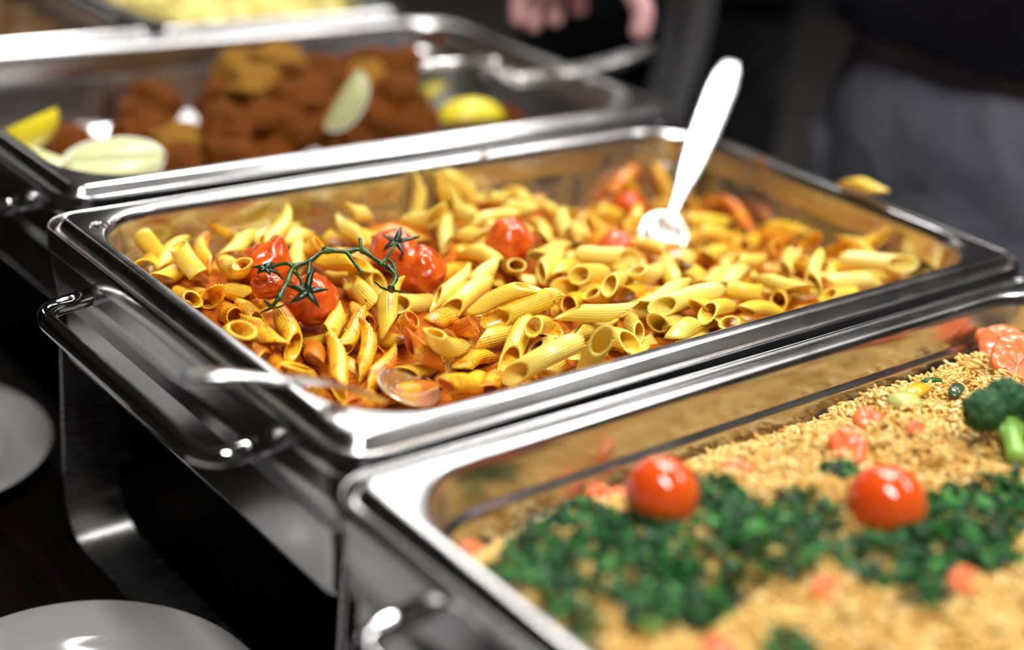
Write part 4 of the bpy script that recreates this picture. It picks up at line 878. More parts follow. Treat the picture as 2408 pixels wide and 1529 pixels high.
def pan_rings(cx=0., W=.530, D=.325, depth=.065, step=.0008):
    hx, hy = W/2, D/2
    P = [(0, .012, -.0095), (.0005, .012, -.0080), (-.0010, .012, -.0062), (-.0045, .010, -.0014), (-.0055, .0095, -.0003), (-.0070, .009, 0.), (-.0105, .052, 0.), (-.0118, .052, -.0004),
         (-.0128, .0515, -.0016), (-.0140, .051, -.0040), (-.0148, .050, -.0080), (-.0162, .050, -.0230), (-.0165, .050, -.0245), (-.0165-step, .0497, -.0258), (-.0171-step, .0495, -.0280),
         (-.0280, .045, -depth+.008), (-.0300, .044, -depth+.003), (-.0360, .040, -depth+.0005), (-.060, .03, -depth)]
    return [ring(hx+d, hy+d, r, z, 10, cx) for d, r, z in P]

def make_pan(loc, label, mat, W=.530, step=.0008):
    v, f = loft(pan_rings(0, W, step=step), False, True)
    o = mesh_obj('food_pan', v, f, mat)
    o.location = (loc[0], loc[1], 0)
    return tag(o, label, 'food pan', 'steel food pans')

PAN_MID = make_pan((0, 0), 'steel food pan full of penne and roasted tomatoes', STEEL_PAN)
PAN_FRONT = make_pan((-.0195, -.347), 'steel food pan full of yellow rice and parsley', STEEL_CLEAN, step=.0026)
PAN_FAR = make_pan((.0275, .356), 'steel food pan with brown fried pieces and lemon wedges', STEEL_CLEAN)
PAN_H1 = make_pan((-.1325, .705), 'half-size steel pan of dark brown stew, left of the divider', STEEL_CLEAN, .264)
PAN_H2 = make_pan((.1325, .705), 'half-size steel pan of pale yellow potato chunks, right of the divider', STEEL_CLEAN, .264)

# stamped mark on the corner flange of the pasta pan
def text_part(txt, size, loc, rotz, mat, parent, name):
    cu = bpy.data.curves.new(name, 'FONT')
    cu.body = txt
    cu.size = size
    cu.extrude = .00025
    cu.align_x = 'CENTER'
    tmp = bpy.data.objects.new(name+'_tmp', cu)
    COL.objects.link(tmp)
    bpy.context.view_layer.update()
    me = bpy.data.meshes.new_from_object(tmp.evaluated_get(bpy.context.evaluated_depsgraph_get()))
    bpy.data.objects.remove(tmp)
    me.materials.clear()
    me.materials.append(mat)
    o = bpy.data.objects.new(name, me)
    o.location = loc
    o.rotation_euler = (0, 0, rotz)
    return link(o, parent)
text_part('M', .008, (-.2465, .1285, .0002), .0, STEEL_CLEAN, PAN_MID, 'stamped_mark')
arc = [(-.2465+.0062*math.cos(a), .1310+.0062*math.sin(a), .0002) for a in [PI*k/10 for k in range(11)]]
mesh_obj('stamped_arch', *sweep(arc, .0005, 6), STEEL_CLEAN, PAN_MID)

# ------------------------------------------------------------------ pasta: sauce bed, penne
def hp(x, y):
    w = s = 0.
    for a, b, z in CP:
        q = 1/((a-x)**2+(b-y)**2+2e-4)**2
        w += q
        s += q*z
    return s/w

NX, NY = 70, 44
sv, sf = [], []
for j in range(NY+1):
    for i in range(NX+1):
        u, v = -1+2*i/NX, -1+2*j/NY
        # squircle mapping keeps the bed inside the rounded pan
        x = u*math.sqrt(max(0, 1-.12*v*v))*.2365
        y = v*math.sqrt(max(0, 1-.12*u*u))*.1345
        sv.append((x, y, max(-.060, hp(x, y)-.0125+.004*noise.noise(Vector((x*60, y*60, 0))))))
for j in range(NY):
    for i in range(NX):
        a = j*(NX+1)+i
        sf.append((a, a+1, a+NX+2, a+NX+1))
o = mesh_obj('tomato_sauce', sv, sf, SAUCE)
tag(o, 'orange-red tomato sauce lying under the penne', 'sauce')
o['kind'] = 'stuff'

def penne_mesh(L, r, slant, curve, squash, seed, nr=22, wall=.0011):
    """ridged tube along X with two parallel slanted cuts; the -X cut opens towards +Z"""
    rs = random.Random(seed)
    nc = nr*3
    nl = 9
    half = L/2
    V, F = [], []
    def ringpts(t, rad, ridge):
        pts = []
        for k in range(nc):
            a = 2*PI*k/nc
            rr = rad + (.00030*(1 if k % 3 == 0 else (-.6 if k % 3 == 1 else -.6)) if ridge else 0)
            y, z = rr*math.cos(a), rr*math.sin(a)*squash
            # end offset by the slanted cut: longer at bottom for -X end
            xs = -half + (z/r*.5+.5)*slant
            xe = half - (.5-z/r*.5)*slant
            x = xs+(xe-xs)*t
            zz = z + curve*((x/half)**2-.4)*.004
            yy = y + .0006*math.sin(3*x/half+seed)
            pts.append((x, yy, zz))
        return pts
    rings = [ringpts(i/nl, r, True) for i in range(nl+1)]
    rings += [ringpts(i/nl, r-wall, False) for i in range(nl, -1, -1)]
    V, F = loft(rings)
    n = len(rings[0])
    last = (len(rings)-1)*n
    for k in range(n):
        F.append((last+k, last+(k+1) % n, (k+1) % n, k))
    me = bpy.data.meshes.new('penne')
    me.from_pydata(V, [], F)
    me.polygons.foreach_set('use_smooth', [True]*len(me.polygons))
    me.materials.append(PENNE)
    me.update()
    return me

PM = [penne_mesh(.048, .0058, .0168+.0012*(i % 4), (-1, 1, .3, -.4)[i % 4]*(1+.3*(i % 3)), (.95, .86, .78, .90)[(i//2) % 4], i) for i in range(12)]
PM_SHORT = penne_mesh(.024, .0058, .003, .2, .95, 50)
for i, (cx, cy, cz, dx, dy, dz, zx, zy, zz, L, s, lab) in enumerate(PENNES):
    me = PM[i % 12]
    if 'golden penne with open end in the middle' in lab and L < .047:
        me = PM_SHORT
    o = bpy.data.objects.new('penne', me)
    COL.objects.link(o)
    m = frame_matrix((cx, cy, cz), (dx, dy, dz), (zx, zy, zz))
    o.matrix_world = m @ Matrix.Diagonal((L/.048, 1, 1, 1))
    o['sauce'] = float(s)
    tag(o, lab, 'pasta', 'penne in the pasta pan')
o = bpy.data.objects.new('penne', PM[3])
COL.objects.link(o)
o.matrix_world = frame_matrix((.2585, -.033, .0068), (-.0525, -1, 0), (.2, 0, 1))
o['sauce'] = .16
tag(o, 'single stray penne lying on the right rim of the pasta pan', 'pasta')

# ------------------------------------------------------------------ roasted tomatoes and the vine
TL = ['roasted tomato with a puckered peak at the left end of the vine', 'small shrivelled roasted tomato in front of the peaked one', 'large roasted tomato hanging lowest below the vine',
      'roasted tomato topped with a black star-shaped calyx', 'glossy roasted tomato at the right end of the vine', 'lone roasted tomato standing in the middle of the penne',
      'roasted tomato half buried in penne near the upright spoon', 'dull roasted tomato sunk in the hollow behind the upright spoon']
for i, (P, r) in enumerate(TOMS):
    se = 3.7*i
    def fn(v, i=i, r=r, se=se):
        w = noise.noise(v*1.6+Vector((se, 0, 0)))*.12 + abs(noise.noise(v*3.5+Vector((0, se, 0))))*-.10
        if i == 1:
            w += abs(noise.noise(v*5+Vector((se, 3, 0))))*-.22
        fold = noise.noise(Vector((v.x*7+v.z*4+se, v.y*7, v.z*2)))*.035+noise.noise(v*13+Vector((se, se, 0)))*.014
        p = v*(1+w+fold)
        p.z *= .90
        if i == 0:
            d = (v-Vector((.25, -.25, .93)).normalized()).length
            p += Vector((.1, 0, .42))*math.exp(-(d/.30)**2)
        if i in (2, 4):
            # a deep crease between lobes
            d = abs(v.x*.8-v.y*.5+.25)
            p *= 1-.10*math.exp(-(d/.12)**2)
        return p*r*1.06
    V, F = lumpy(40, 26, fn)
    o = mesh_obj('roasted_tomato', V, F, ROAST, loc=P)
    tag(o, TL[i], 'tomato')

vt = tag(empty('tomato_vine', VINE_P[4]), 'curved green vine stem lying across the roasted tomatoes', 'vine')
off = Vector(VINE_P[4])
def loc_pts(pts):
    return [Vector(p)-off for p in pts]
mp_ = smooth_path(loc_pts(VINE_P), 7)
mesh_obj('stem', *sweep(mp_, [(.00145+.0003*math.sin(i*.9)+(.0006 if i % 14 < 2 else 0)) for i in range(len(mp_))], 8), VINE, vt)
SS = []
for B in VINE_B:
    q = smooth_path(loc_pts(B), 5)
    SS.append(mesh_obj('side_stem', *sweep(q, lerp_list([.0013, .0010, .0012], len(q)), 8), VINE, vt))
def calyx(name, c, normal, size, n, seed, parent, curl=.35):
    rs = random.Random(seed)
    nrm = Vector(normal).normalized()
    a = nrm.orthogonal().normalized()
    b = nrm.cross(a)
    V, F = [], []
    for k in range(n):
        ang = 2*PI*k/n+rs.uniform(-.25, .25)
        L = size*rs.uniform(.6, 1.35)
        cu = curl+rs.uniform(-.35, .45)
        tw = rs.uniform(-.5, .5)
        d = a*math.cos(ang)+b*math.sin(ang)
        s = nrm.cross(d)
        base = len(V)
        for t, w in ((0, .0014), (.3, .0022), (.65, .0016), (1, .0003)):
            p = Vector(c)+(d+s*tw*t*.6)*(L*t)+nrm*(L*(.25*t-cu*t*t)+.001)
            V += [tuple(p+s*w), tuple(p+nrm*.0008), tuple(p-s*w), tuple(p-nrm*.0005)]
        for j in range(3):
            for e in range(4):
                q0, q1 = base+j*4+e, base+j*4+(e+1) % 4
                F.append((q0, q1, q1+4, q0+4))
        F.append((base+12, base+13, base+14, base+15))
        F.append((base+3, base+2, base+1, base))
    return mesh_obj(name, V, F, CALYX, parent)
calyx('calyx', Vector(VINE_B[0][-1])-off, (-.2, -.3, 1), .008, 5, 1, SS[0])
calyx('calyx', Vector(VINE_B[1][-1])-off, (-.3, -.5, .8), .011, 5, 2, SS[1])
calyx('calyx', Vector(VINE_B[4][-1])-off, (-.2, -.3, 1), .012, 5, 3, SS[4], .15)
calyx('calyx', Vector(VINE_P[-1])-off, (-.3, -.4, -.6), .010, 4, 4, vt)
calyx('calyx', Vector(VINE_B[6][-1])-off, (-.2, -.4, -.8), .008, 3, 5, SS[6])

# sauce splashes on the pan walls
SPL = [[0.0559, 0.1495, 0.0007], [0.2505, 0.0592, -0.0014], [0.2495, 0.0517, -0.0077], [0.2485, 0.0536, -0.0244], [0.2475, 0.0236, -0.0278], [0.1864, 0.145, -0.052]]
for (P, lab, n_) in zip(SPL, ['orange sauce splash on the far inner edge of the pasta pan', 'topmost sauce splash on the right inner wall of the pasta pan', 'small sauce splash just below the topmost one on the right wall',
                              'sauce splash halfway down the right inner wall, nearer the spoon', 'lowest sauce splash on the right inner wall', 'broad sauce smear low on the far inner wall'],
                        ['y', 'x', 'x', 'x', 'x', 'y']):
    r_ = .0016 if lab[0] == 's' else (.004 if lab[0] == 'b' else .0022)
    fl = (.25, 1, 1.25) if n_ == 'x' else (1.3, .25, 1)
    V, F = lumpy(16, 10, lambda v: Vector((v.x*fl[0], v.y*fl[1], v.z*fl[2]))*r_*(1+.35*noise.noise(v*2+Vector(P)*90)))
    tag(mesh_obj('sauce_splash', V, F, SAUCE, loc=P), lab, 'sauce splash')

# ------------------------------------------------------------------ serving spoons
def spoon(path, bowl_c, bowl_dir, bowl_up, bl, bw, depth, hw, label, side=None):
    t = tag(empty('serving_spoon', bowl_c), label, 'spoon')
    c = Vector(bowl_c)
    q = [p-c for p in smooth_path(path, 6)]
    n = len(q)
    wl = lerp_list(hw, n)
    P = q
    rings = []
    sd = Vector(side).normalized()
    K = 14
    for i, p in enumerate(P):
        T = (P[min(i+1, n-1)]-P[max(i-1, 0)]).normalized()
        S = (sd - T*sd.dot(T)).normalized()
        Nn = T.cross(S)
        w, h = wl[i]
        rings.append([tuple(p+S*w*math.copysign(abs(math.cos(2*PI*k/K))**.7, math.cos(2*PI*k/K))+Nn*h*math.sin(2*PI*k/K)) for k in range(K)])
    mesh_obj('handle', *loft(rings, True, True), SPOON, t)
    x = Vector(bowl_dir).normalized()
    m = frame_matrix((0, 0, 0), x, bowl_up)
    V, F = [], []
    NR, NA = 7, 28
    for lay in (0, 1):
        for i in range(NR+1):
            rr = i/NR
            for k in range(NA):
                a = 2*PI*k/NA
                e = 1-.18*math.cos(a)*(1 if math.cos(a) > 0 else 0)
                px, py = bl*rr*math.cos(a), bw*rr*math.sin(a)*(1+.12*math.cos(a))
                pz = -depth*(1-rr*rr) - (.0011 if lay else 0)
                V.append(tuple(m @ Vector((px, py, pz))))
    for lay in (0, 1):
        o0 = lay*(NR+1)*NA
        for i in range(NR):
            for k in range(NA):
                a, b = o0+i*NA+k, o0+i*NA+(k+1) % NA
                F.append((a, b, b+NA, a+NA) if not lay else (a, a+NA, b+NA, b))
    a0, b0 = NR*NA, (NR+1)*NA+NR*NA
    for k in range(NA):
        F.append((a0+k, a0+(k+1) % NA, b0+(k+1) % NA, b0+k))
    mesh_obj('bowl', V, F, SPOON_BOWL, t)
    return t
SPOON_BOWL = NT('sauced_spoon')
_n = SPOON_BOWL.noise(160, 5, .65)
_m = SPOON_BOWL.ramp(_n.outputs[0], [(.56, (0, 0, 0)), (.63, (1, 1, 1))])
SPOON_BOWL.set(metal=SPOON_BOWL.math('SUBTRACT', 1.0, _m))
SPOON_BOWL = SPOON_BOWL.set(col=SPOON_BOWL.mix(_m, (.88, .88, .84), (.62, .36, .04)), rough=.3)
spoon(SP1, SP1B, Vector(SP1[-1])-Vector(SP1B), (-.25, -.45, .85), .026, .0165, .006, [(.0075, .0030), (.0095, .0034), (.0085, .0026), (.0050, .0014), (.0034, .0016), (.0034, .0015)],
      'serving spoon lying over the left rim with its bowl sunk in penne', side=(.5, -.8, .12))
spoon(SP2, SP2B, Vector(SP2[-1])-Vector(SP2B), (-.35, -.5, .75), .024, .017, .006, [(.0060, .0014), (.0098, .0016), (.0118, .0016), (.0118, .0016), (.0110, .0015), (.0085, .0015), (.0048, .0017), (.0036, .0018), (.004, .0016)],
      'white-lit serving spoon standing upright in the penne', side=(.75, -.66, .1))

# ------------------------------------------------------------------ plates
def plate(loc, label):
    R = .100
    prof = [(.0, .004), (.045, .004), (.060, .0045), (.066, .0065), (.0695, .0100), (.072, .0128), (.0745, .0142), (.088, .0170), (.0985, .0195), (.1000, .0192), (.1002, .0184), (.098, .0172),
            (.075, .0120), (.066, .0040), (.058, .0008), (.050, .0000), (.048, .0016), (0, .0020)]
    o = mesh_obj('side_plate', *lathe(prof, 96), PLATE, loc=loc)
    return tag(o, label, 'plate')
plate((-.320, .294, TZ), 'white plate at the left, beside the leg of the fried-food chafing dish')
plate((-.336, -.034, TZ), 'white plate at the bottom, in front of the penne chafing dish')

# ------------------------------------------------------------------ rice pan
RX, RY = -.0195, -.347
def hr(x, y):
    """rice surface in pan coordinates"""
    e = max(abs(x)/.240, abs(y)/.138)
    base = -.0065-.013*max(0, e-.45)/.55
    d = .008*noise.noise(Vector((x*26, y*26, 3)))+.0045*noise.noise(Vector((x*70, y*70, 9)))
    g = -.010*math.exp(-(((x+.15)/.12)**2))*max(0, (y-.09)/.05)
    g += -.008*max(0, (y-.085)/.05)
    return base+d+g
def inpan(x, y, m=0.):
    X, Y, r = .2400-m, .1375-m, .045
    ax, ay = abs(x), abs(y)
    if ax > X or ay > Y:
        return False
    if ax > X-r and ay > Y-r:
        return math.hypot(ax-X+r, ay-Y+r) < r
    return True

RICE = NT('yellow_rice')
_g = RICE.n('ShaderNodeNewGeometry')
RICE = RICE.set(col=RICE.ramp(_g.outputs['Random Per Island'], [(0, (.64, .35, .06)), (.5, (.78, .50, .125)), (.9, (.84, .62, .22)), (1, (.90, .75, .42))]), rough=.3, sss=.2, ssss=.003, sssr=(1, .6, .25), coat=.15)
RICEBED = mat_plain('rice_bed', (.62, .34, .06), .5, .3, 260, bump=.6)
# bed
bv, bf = [], []
NX, NY = 60, 36
for j in range(NY+1):
    for i in range(NX+1):
        u, v = -1+2*i/NX, -1+2*j/NY
        x = u*math.sqrt(max(0, 1-.12*v*v))*.2395
        y = v*math.sqrt(max(0, 1-.12*u*u))*.1370
        bv.append((x, y, hr(x, y)-.0042))
for j in range(NY):
    for i in range(NX):
        a = j*(NX+1)+i
        bf.append((a, a+1, a+NX+2, a+NX+1))
# grains
gv = []
for j, (x, rr) in enumerate(((-.62, .72), (0, 1.), (.62, .72))):
    for k in range(6):
        a = 2*PI*(k+.5*(j % 2))/6
        gv.append((x, rr*math.cos(a), rr*math.sin(a)))
gv = [(-1, 0, 0)]+gv+[(1, 0, 0)]
gf = []
for k in range(6):
    gf.append((0, 1+(k+1) % 6, 1+k))
    gf.append((19, 13+k, 13+(k+1) % 6))
    for j in (0, 1):
        a, b = 1+j*6+k, 1+j*6+(k+1) % 6
        if j == 0:
            gf += [(a, b, b+6), (a, b+6, a+6)]
        else:
            gf += [(a, b, b+6), (a, b+6, a+6)]
gv = np.array(gv)
gf = np.array(gf)
GN = 24000
pos = []
while len(pos) < GN:
    x, y = random.uniform(-.238, .20), random.uniform(-.137, .137)
    if not inpan(x, y, .002):
        continue
    pos.append((x, y, hr(x, y)-random.uniform(-.0012, .0034)))
pos = np.array(pos)
ang = np.random.uniform(0, 2*PI, GN)
tilt = np.random.normal(0, .38, GN)
Lg = np.random.uniform(.0030, .0040, GN)
Wg = np.random.uniform(.00105, .00135, GN)
X = np.stack([np.cos(ang)*np.cos(tilt), np.sin(ang)*np.cos(tilt), np.sin(tilt)], 1)
Y = np.stack([-np.sin(ang), np.cos(ang), 0*ang], 1)
Zv = np.cross(X, Y)
bendg = np.random.uniform(-.35, .35, GN)
VV = (pos[:, None, :] + (gv[None, :, 0]*Lg[:, None])[:, :, None]*X[:, None, :]
      + ((gv[None, :, 1]+bendg[:, None]*gv[None, :, 0]**2)*Wg[:, None])[:, :, None]*Y[:, None, :]
      + (gv[None, :, 2]*Wg[:, None])[:, :, None]*Zv[:, None, :]).reshape(-1, 3)
FF = (gf[None]+(np.arange(GN)*len(gv))[:, None, None]).reshape(-1, 3)
def big_mesh(name, VV, FF, mat, smooth=True):
    me = bpy.data.meshes.new(name)
    me.vertices.add(len(VV))
    me.vertices.foreach_set('co', VV.astype(np.float32).ravel())
    me.loops.add(len(FF)*3)
    me.loops.foreach_set('vertex_index', FF.astype(np.int32).ravel())
    me.polygons.add(len(FF))
    me.polygons.foreach_set('loop_start', np.arange(0, len(FF)*3, 3, dtype=np.int32))
    me.polygons.foreach_set('loop_total', np.full(len(FF), 3, dtype=np.int32))
    me.update(calc_edges=True)
    me.polygons.foreach_set('use_smooth', np.full(len(FF), smooth))
    me.materials.append(mat)
    o = bpy.data.objects.new(name, me)
    return link(o)
rt = tag(empty('yellow_rice', (RX, RY, 0)), 'heap of yellow rice grains filling the nearest pan', 'rice')
rt['kind'] = 'stuff'
o = mesh_obj('rice_bed', bv, bf, RICEBED, rt)
o['kind'] = 'stuff'
o = big_mesh('rice_grains', VV, FF, RICE)
o.parent = rt
o['kind'] = 'stuff'

# chopped parsley
PARS = NT('parsley')
_g = PARS.n('ShaderNodeNewGeometry')
PARS = PARS.set(col=PARS.ramp(_g.outputs['Random Per Island'], [(0, (.001, .016, .004)), (.45, (.004, .055, .010)), (.8, (.012, .13, .020)), (1, (.07, .30, .05))]), rough=.42, sss=.05, ssss=.002, spec=.35)
tv, tf, base = [], [], 0
rs = random.Random(5)
for (bx, by, br) in PARSLEY:
    n = int(300000*br*br*1.15)+20
    for k in range(n):
        a, q = rs.uniform(0, 2*PI), math.sqrt(rs.random())*br*1.1
        x, y = bx+q*math.cos(a)-RX, by+q*math.sin(a)-RY
        if not inpan(x, y, .004):
            continue
        c = Vector((x, y, hr(x, y)+rs.uniform(.001, .009)*(1-.5*q/br)))
        d = Vector((rs.gauss(0, 1), rs.gauss(0, 1), rs.gauss(0, .55))).normalized()
        up = Vector((rs.gauss(0, .6), rs.gauss(0, .6), 1)).normalized()
        s = d.cross(up).normalized()
        u = s.cross(d)
        L = rs.uniform(.0032, .0065)
        # three-lobed crinkled leaflet
        loc = [(-1, 0, 0), (-.2, .35, .15), (-.1, .95, -.1), (.3, .30, .1), (1, 0, -.15), (.3, -.30, .15), (-.1, -.95, -.05), (-.2, -.35, .1), (.05, 0, .3)]
        for p in loc:
            tv.append(c+d*(p[0]*L)+s*(p[1]*L*.7)+u*((p[2]+rs.uniform(-.2, .2))*L))
        tf += [(base+i, base+(i+1) % 8, base+8) for i in range(8)]
        base += 9
o = big_mesh('chopped_parsley', np.array([tuple(p) for p in tv]), np.array(tf), PARS, False)
o.location = (RX, RY, 0)
tag(o, 'dark green chopped parsley scattered in a band over the rice', 'parsley')
o['kind'] = 'stuff'

# fresh cherry tomatoes
for P, r, lab, d in ((FT1, .0167, 'fresh orange-red cherry tomato in the parsley, the left one', (.5, .6, -.5)), (FT2, .0182, 'fresh orange-red cherry tomato in the parsley, right one, stem scar showing', (-.15, -.75, -.35))):
    t = tag(empty('cherry_tomato', P), lab, 'tomato')
    V, F = lumpy(36, 24, lambda v: v*r*(1+.015*noise.noise(v*1.3)))
    mesh_obj('fruit', V, F, FRESH, t)
    dd = Vector(d).normalized()
    sc = mesh_obj('stem_scar', *lumpy(14, 8, lambda v: Vector((v.x*.0042, v.y*.0036, v.z*.0009))), mat_plain('stem_scar', (.22, .10, .02), .6, .4, 200), t)
    sc.matrix_local = Matrix.Translation(dd*r*.995) @ dd.to_track_quat('Z', 'Y').to_matrix().to_4x4()

# vegetables in the rice
CARROT = NT('cooked_carrot')
_n = CARROT.noise(90, 3)
CARROT = CARROT.set(col=CARROT.ramp(_n.outputs[0], [(.3, (.72, .11, .020)), (.7, (.85, .22, .055))]), rough=.3, sss=.2, ssss=.004, coat=.2)
PEPY = mat_plain('yellow_pepper', (.82, .46, .02), .22, .12, 60, sss=.2, ssss=.004, coat=.3)
CELERY = mat_plain('celery', (.52, .55, .16), .3, .12, 60, sss=.2, ssss=.004)
PEPG = mat_plain('green_pepper', (.05, .09, .03), .25, .3, 60, coat=.3)
BROC = NT('broccoli_head')
_n = BROC.noise(420, 4, .7)
BROC.bump(_n.outputs[0], 1., .002)
BROC = BROC.set(col=BROC.ramp(_n.outputs[0], [(.35, (.006, .045, .016)), (.55, (.018, .12, .030)), (.75, (.09, .28, .07))]), rough=.45)
BROCS = mat_plain('broccoli_stem', (.26, .52, .09), .35, .2, 60, sss=.2, ssss=.004)

def crinkle_disc(r, th, seed):
    rs = random.Random(seed)
    n = 36
    top, bot, rim = [], [], []
    for k in range(n):
        a = 2*PI*k/n
        rr = r*(1+.07*math.cos(2*a+seed)+.05*math.cos(3*a+2*seed)+.012*rs.uniform(-1, 1))
        rim.append((rr*math.cos(a), rr*math.sin(a)))
    rings = []
    for f, z in ((.02, -.5), (.6, -.5), (.94, -.48), (1, -.25), (1, .25), (.94, .48), (.6, .5), (.02, .5)):
        rings.append([(x*f, y*f, z*th+.0004*math.sin(x*900)) for x, y in rim])
    return loft(rings, True, True)
CL = {0: 'salmon orange carrot slice at the far right wall, upper one', 1: 'broad carrot slice with rice grains on it, at the right edge', 2: 'carrot slice below the other carrots at the right edge', 3: 'thin carrot slice edge peeking from rice by the far wall',
      4: 'blurred orange carrot bit behind the parsley, leftmost by the far wall', 5: 'curved carrot slice standing behind the left cherry tomato', 6: 'carrot slice right of and behind the left cherry tomato', 7: 'pinkish carrot slice in the middle of the rice',
      8: 'carrot slice just behind the right cherry tomato', 9: 'orange carrot bit in the left corner of the rice', 10: 'carrot bit in the rice in front of the parsley, centre bottom', 11: 'carrot bit in the rice in front of the parsley, bottom right',
      12: 'orange carrot bit at the bottom edge of the picture', 13: 'small orange carrot chip left of the broccoli', 14: 'second orange carrot bit behind the parsley by the far wall'}
ci = 0
SZ = [.015, .016, .014, .008, .0075, .0095, .0095, .0085, .010, .006, .0065, .0065, .007, .0045, .0065]
for kind, x, y in VEG:
    lx, ly = x-RX, y-RY
    z = hr(lx, ly)
    if kind == 'carrot':
        r = SZ[ci]
        o = mesh_obj('carrot_slice', *crinkle_disc(r, .0045, ci), CARROT)
        til = random.uniform(.25, .6) if ci > 3 else .40
        dirv = Vector((-.6+random.uniform(-.4, .4), -.7+random.uniform(-.4, .4), 1.1/til*.6)).normalized()
        if ci == 5:
            dirv = Vector((-.5, -.75, .35)).normalized()
        o.matrix_world = Matrix.Translation((x, y, z+(.0005+r*.12 if ci > 3 else .002+r*.25))) @ dirv.to_track_quat('Z', 'Y').to_matrix().to_4x4()
        tag(o, CL[ci], 'carrot', 'carrot slices in the rice')
        ci += 1
    elif kind in ('pepper', 'pepperg', 'celery', 'herb'):
        L, w, mt, nm, lab, ct = {'pepper': (.012, .005, PEPY, 'pepper_strip', 'bright yellow pepper strip lying in the sharp rice', 'pepper'),
                                 'pepperg': (.009, .004, PEPG, 'pepper_strip', 'dark green pepper piece right of the yellow strip', 'pepper'),
                                 'celery': (.009, .008, CELERY, 'celery_piece', 'rounded pale green celery piece below the yellow strip', 'celery'),
                                 'herb': (.007, .0022, PARS, 'herb_leaf', 'single small green herb leaf above the yellow strip', 'herb')}[kind]
        path = [Vector((t*L, 0, -.25*t*t*L)) for t in (-1, -.85, -.5, 0, .5, .85, 1)]
        o = mesh_obj(nm, *sweep(path, 0, 12, flat=[(w*q, w*.55*q) for q in (.25, .65, .95, 1, .95, .65, .25)]), mt)
        o.matrix_world = Matrix.Translation((x, y, z+.0035)) @ Matrix.Rotation({'pepper': .15, 'pepperg': .4, 'celery': -.6, 'herb': -.5}[kind], 4, 'Z')
        tag(o, lab, ct)
    else:
        t = tag(empty('broccoli_floret', (x, y, z)), 'green broccoli floret lying in the rice at the right edge', 'broccoli')
        # stalk lies towards the viewer, crown away
        mesh_obj('stem', *sweep(smooth_path([(-.014, -.016, .002), (-.006, -.007, .005), (.003, .003, .009)], 5), lerp_list([.0055, .0050, .0062], 11), 12), BROCS, t)
        for q, (bx, by, bz) in enumerate(((-.010, .010, .014), (.014, -.006, .014), (.006, .009, .017), (.012, .004, .012))):
            br_ = mesh_obj('branch', *sweep(smooth_path([(-.005, -.006, .005), (bx*.5, by*.5, bz*.7), (bx, by, bz)], 4), lerp_list([.0034, .0030, .0026], 9), 10), BROCS, t)
            mesh_obj('crown', *lumpy(44, 30, lambda v: (v*(1+.18*noise.noise(v*3.5+Vector((q*5, 0, 0)))+.16*noise.noise(v*9)+.10*noise.noise(v*20)))*.0102+Vector((bx, by, bz+.002))), BROC, br_)

# ------------------------------------------------------------------ fried pieces and lemon
FRY = NT('fried_crust')
_oi = FRY.n('ShaderNodeObjectInfo')
_n = FRY.noise(90, 5, .65)
_n2 = FRY.noise(380, 4, .7)
_at = FRY.n('ShaderNodeAttribute', attribute_type='OBJECT', attribute_name='golden')
_c = FRY.ramp(_n.outputs[0], [(.3, (.15, .032, .003)), (.55, (.42, .115, .008)), (.75, (.64, .23, .02))])
_c2 = FRY.ramp(_n.outputs[0], [(.3, (.48, .18, .018)), (.55, (.78, .38, .045)), (.75, (.88, .52, .10))])
FRY.bump(FRY.math('ADD', _n.outputs[0], _n2.outputs[0]), .9, .003)
FRY = FRY.set(col=FRY.mix(_at.outputs['Fac'], _c, _c2), rough=.55, spec=.15)
FM = []
for i in range(8):
    def fn(v, i=i):
        s = Vector((i*4.1, 1.7*i, 0))
        p = v*(1+.32*noise.noise(v*1.3+s)+.16*noise.noise(v*3.2+s)+.06*noise.noise(v*8+s))
        return p
    V, F = lumpy(36, 22, fn)
    me = bpy.data.meshes.new('fried_piece')
    me.from_pydata(V, [], F)
    me.polygons.foreach_set('use_smooth', [True]*len(F))
    me.materials.append(FRY)
    FM.append(me)
for i, (x, y, z, l, w, g, lab) in enumerate(FRIED):
    o = bpy.data.objects.new('fried_piece', FM[i % 8])
    COL.objects.link(o)
    rot = Matrix.Rotation(random.uniform(0, 2*PI), 4, 'Z') @ Matrix.Rotation(random.uniform(-.35, .35), 4, 'Y')
    o.matrix_world = Matrix.Translation((x, y, z)) @ rot @ Matrix.Diagonal((l*.92, w*1.05, w*.88, 1))
    o['golden'] = float(g)
    tag(o, lab, 'fried food', 'brown fried pieces in the far pan')

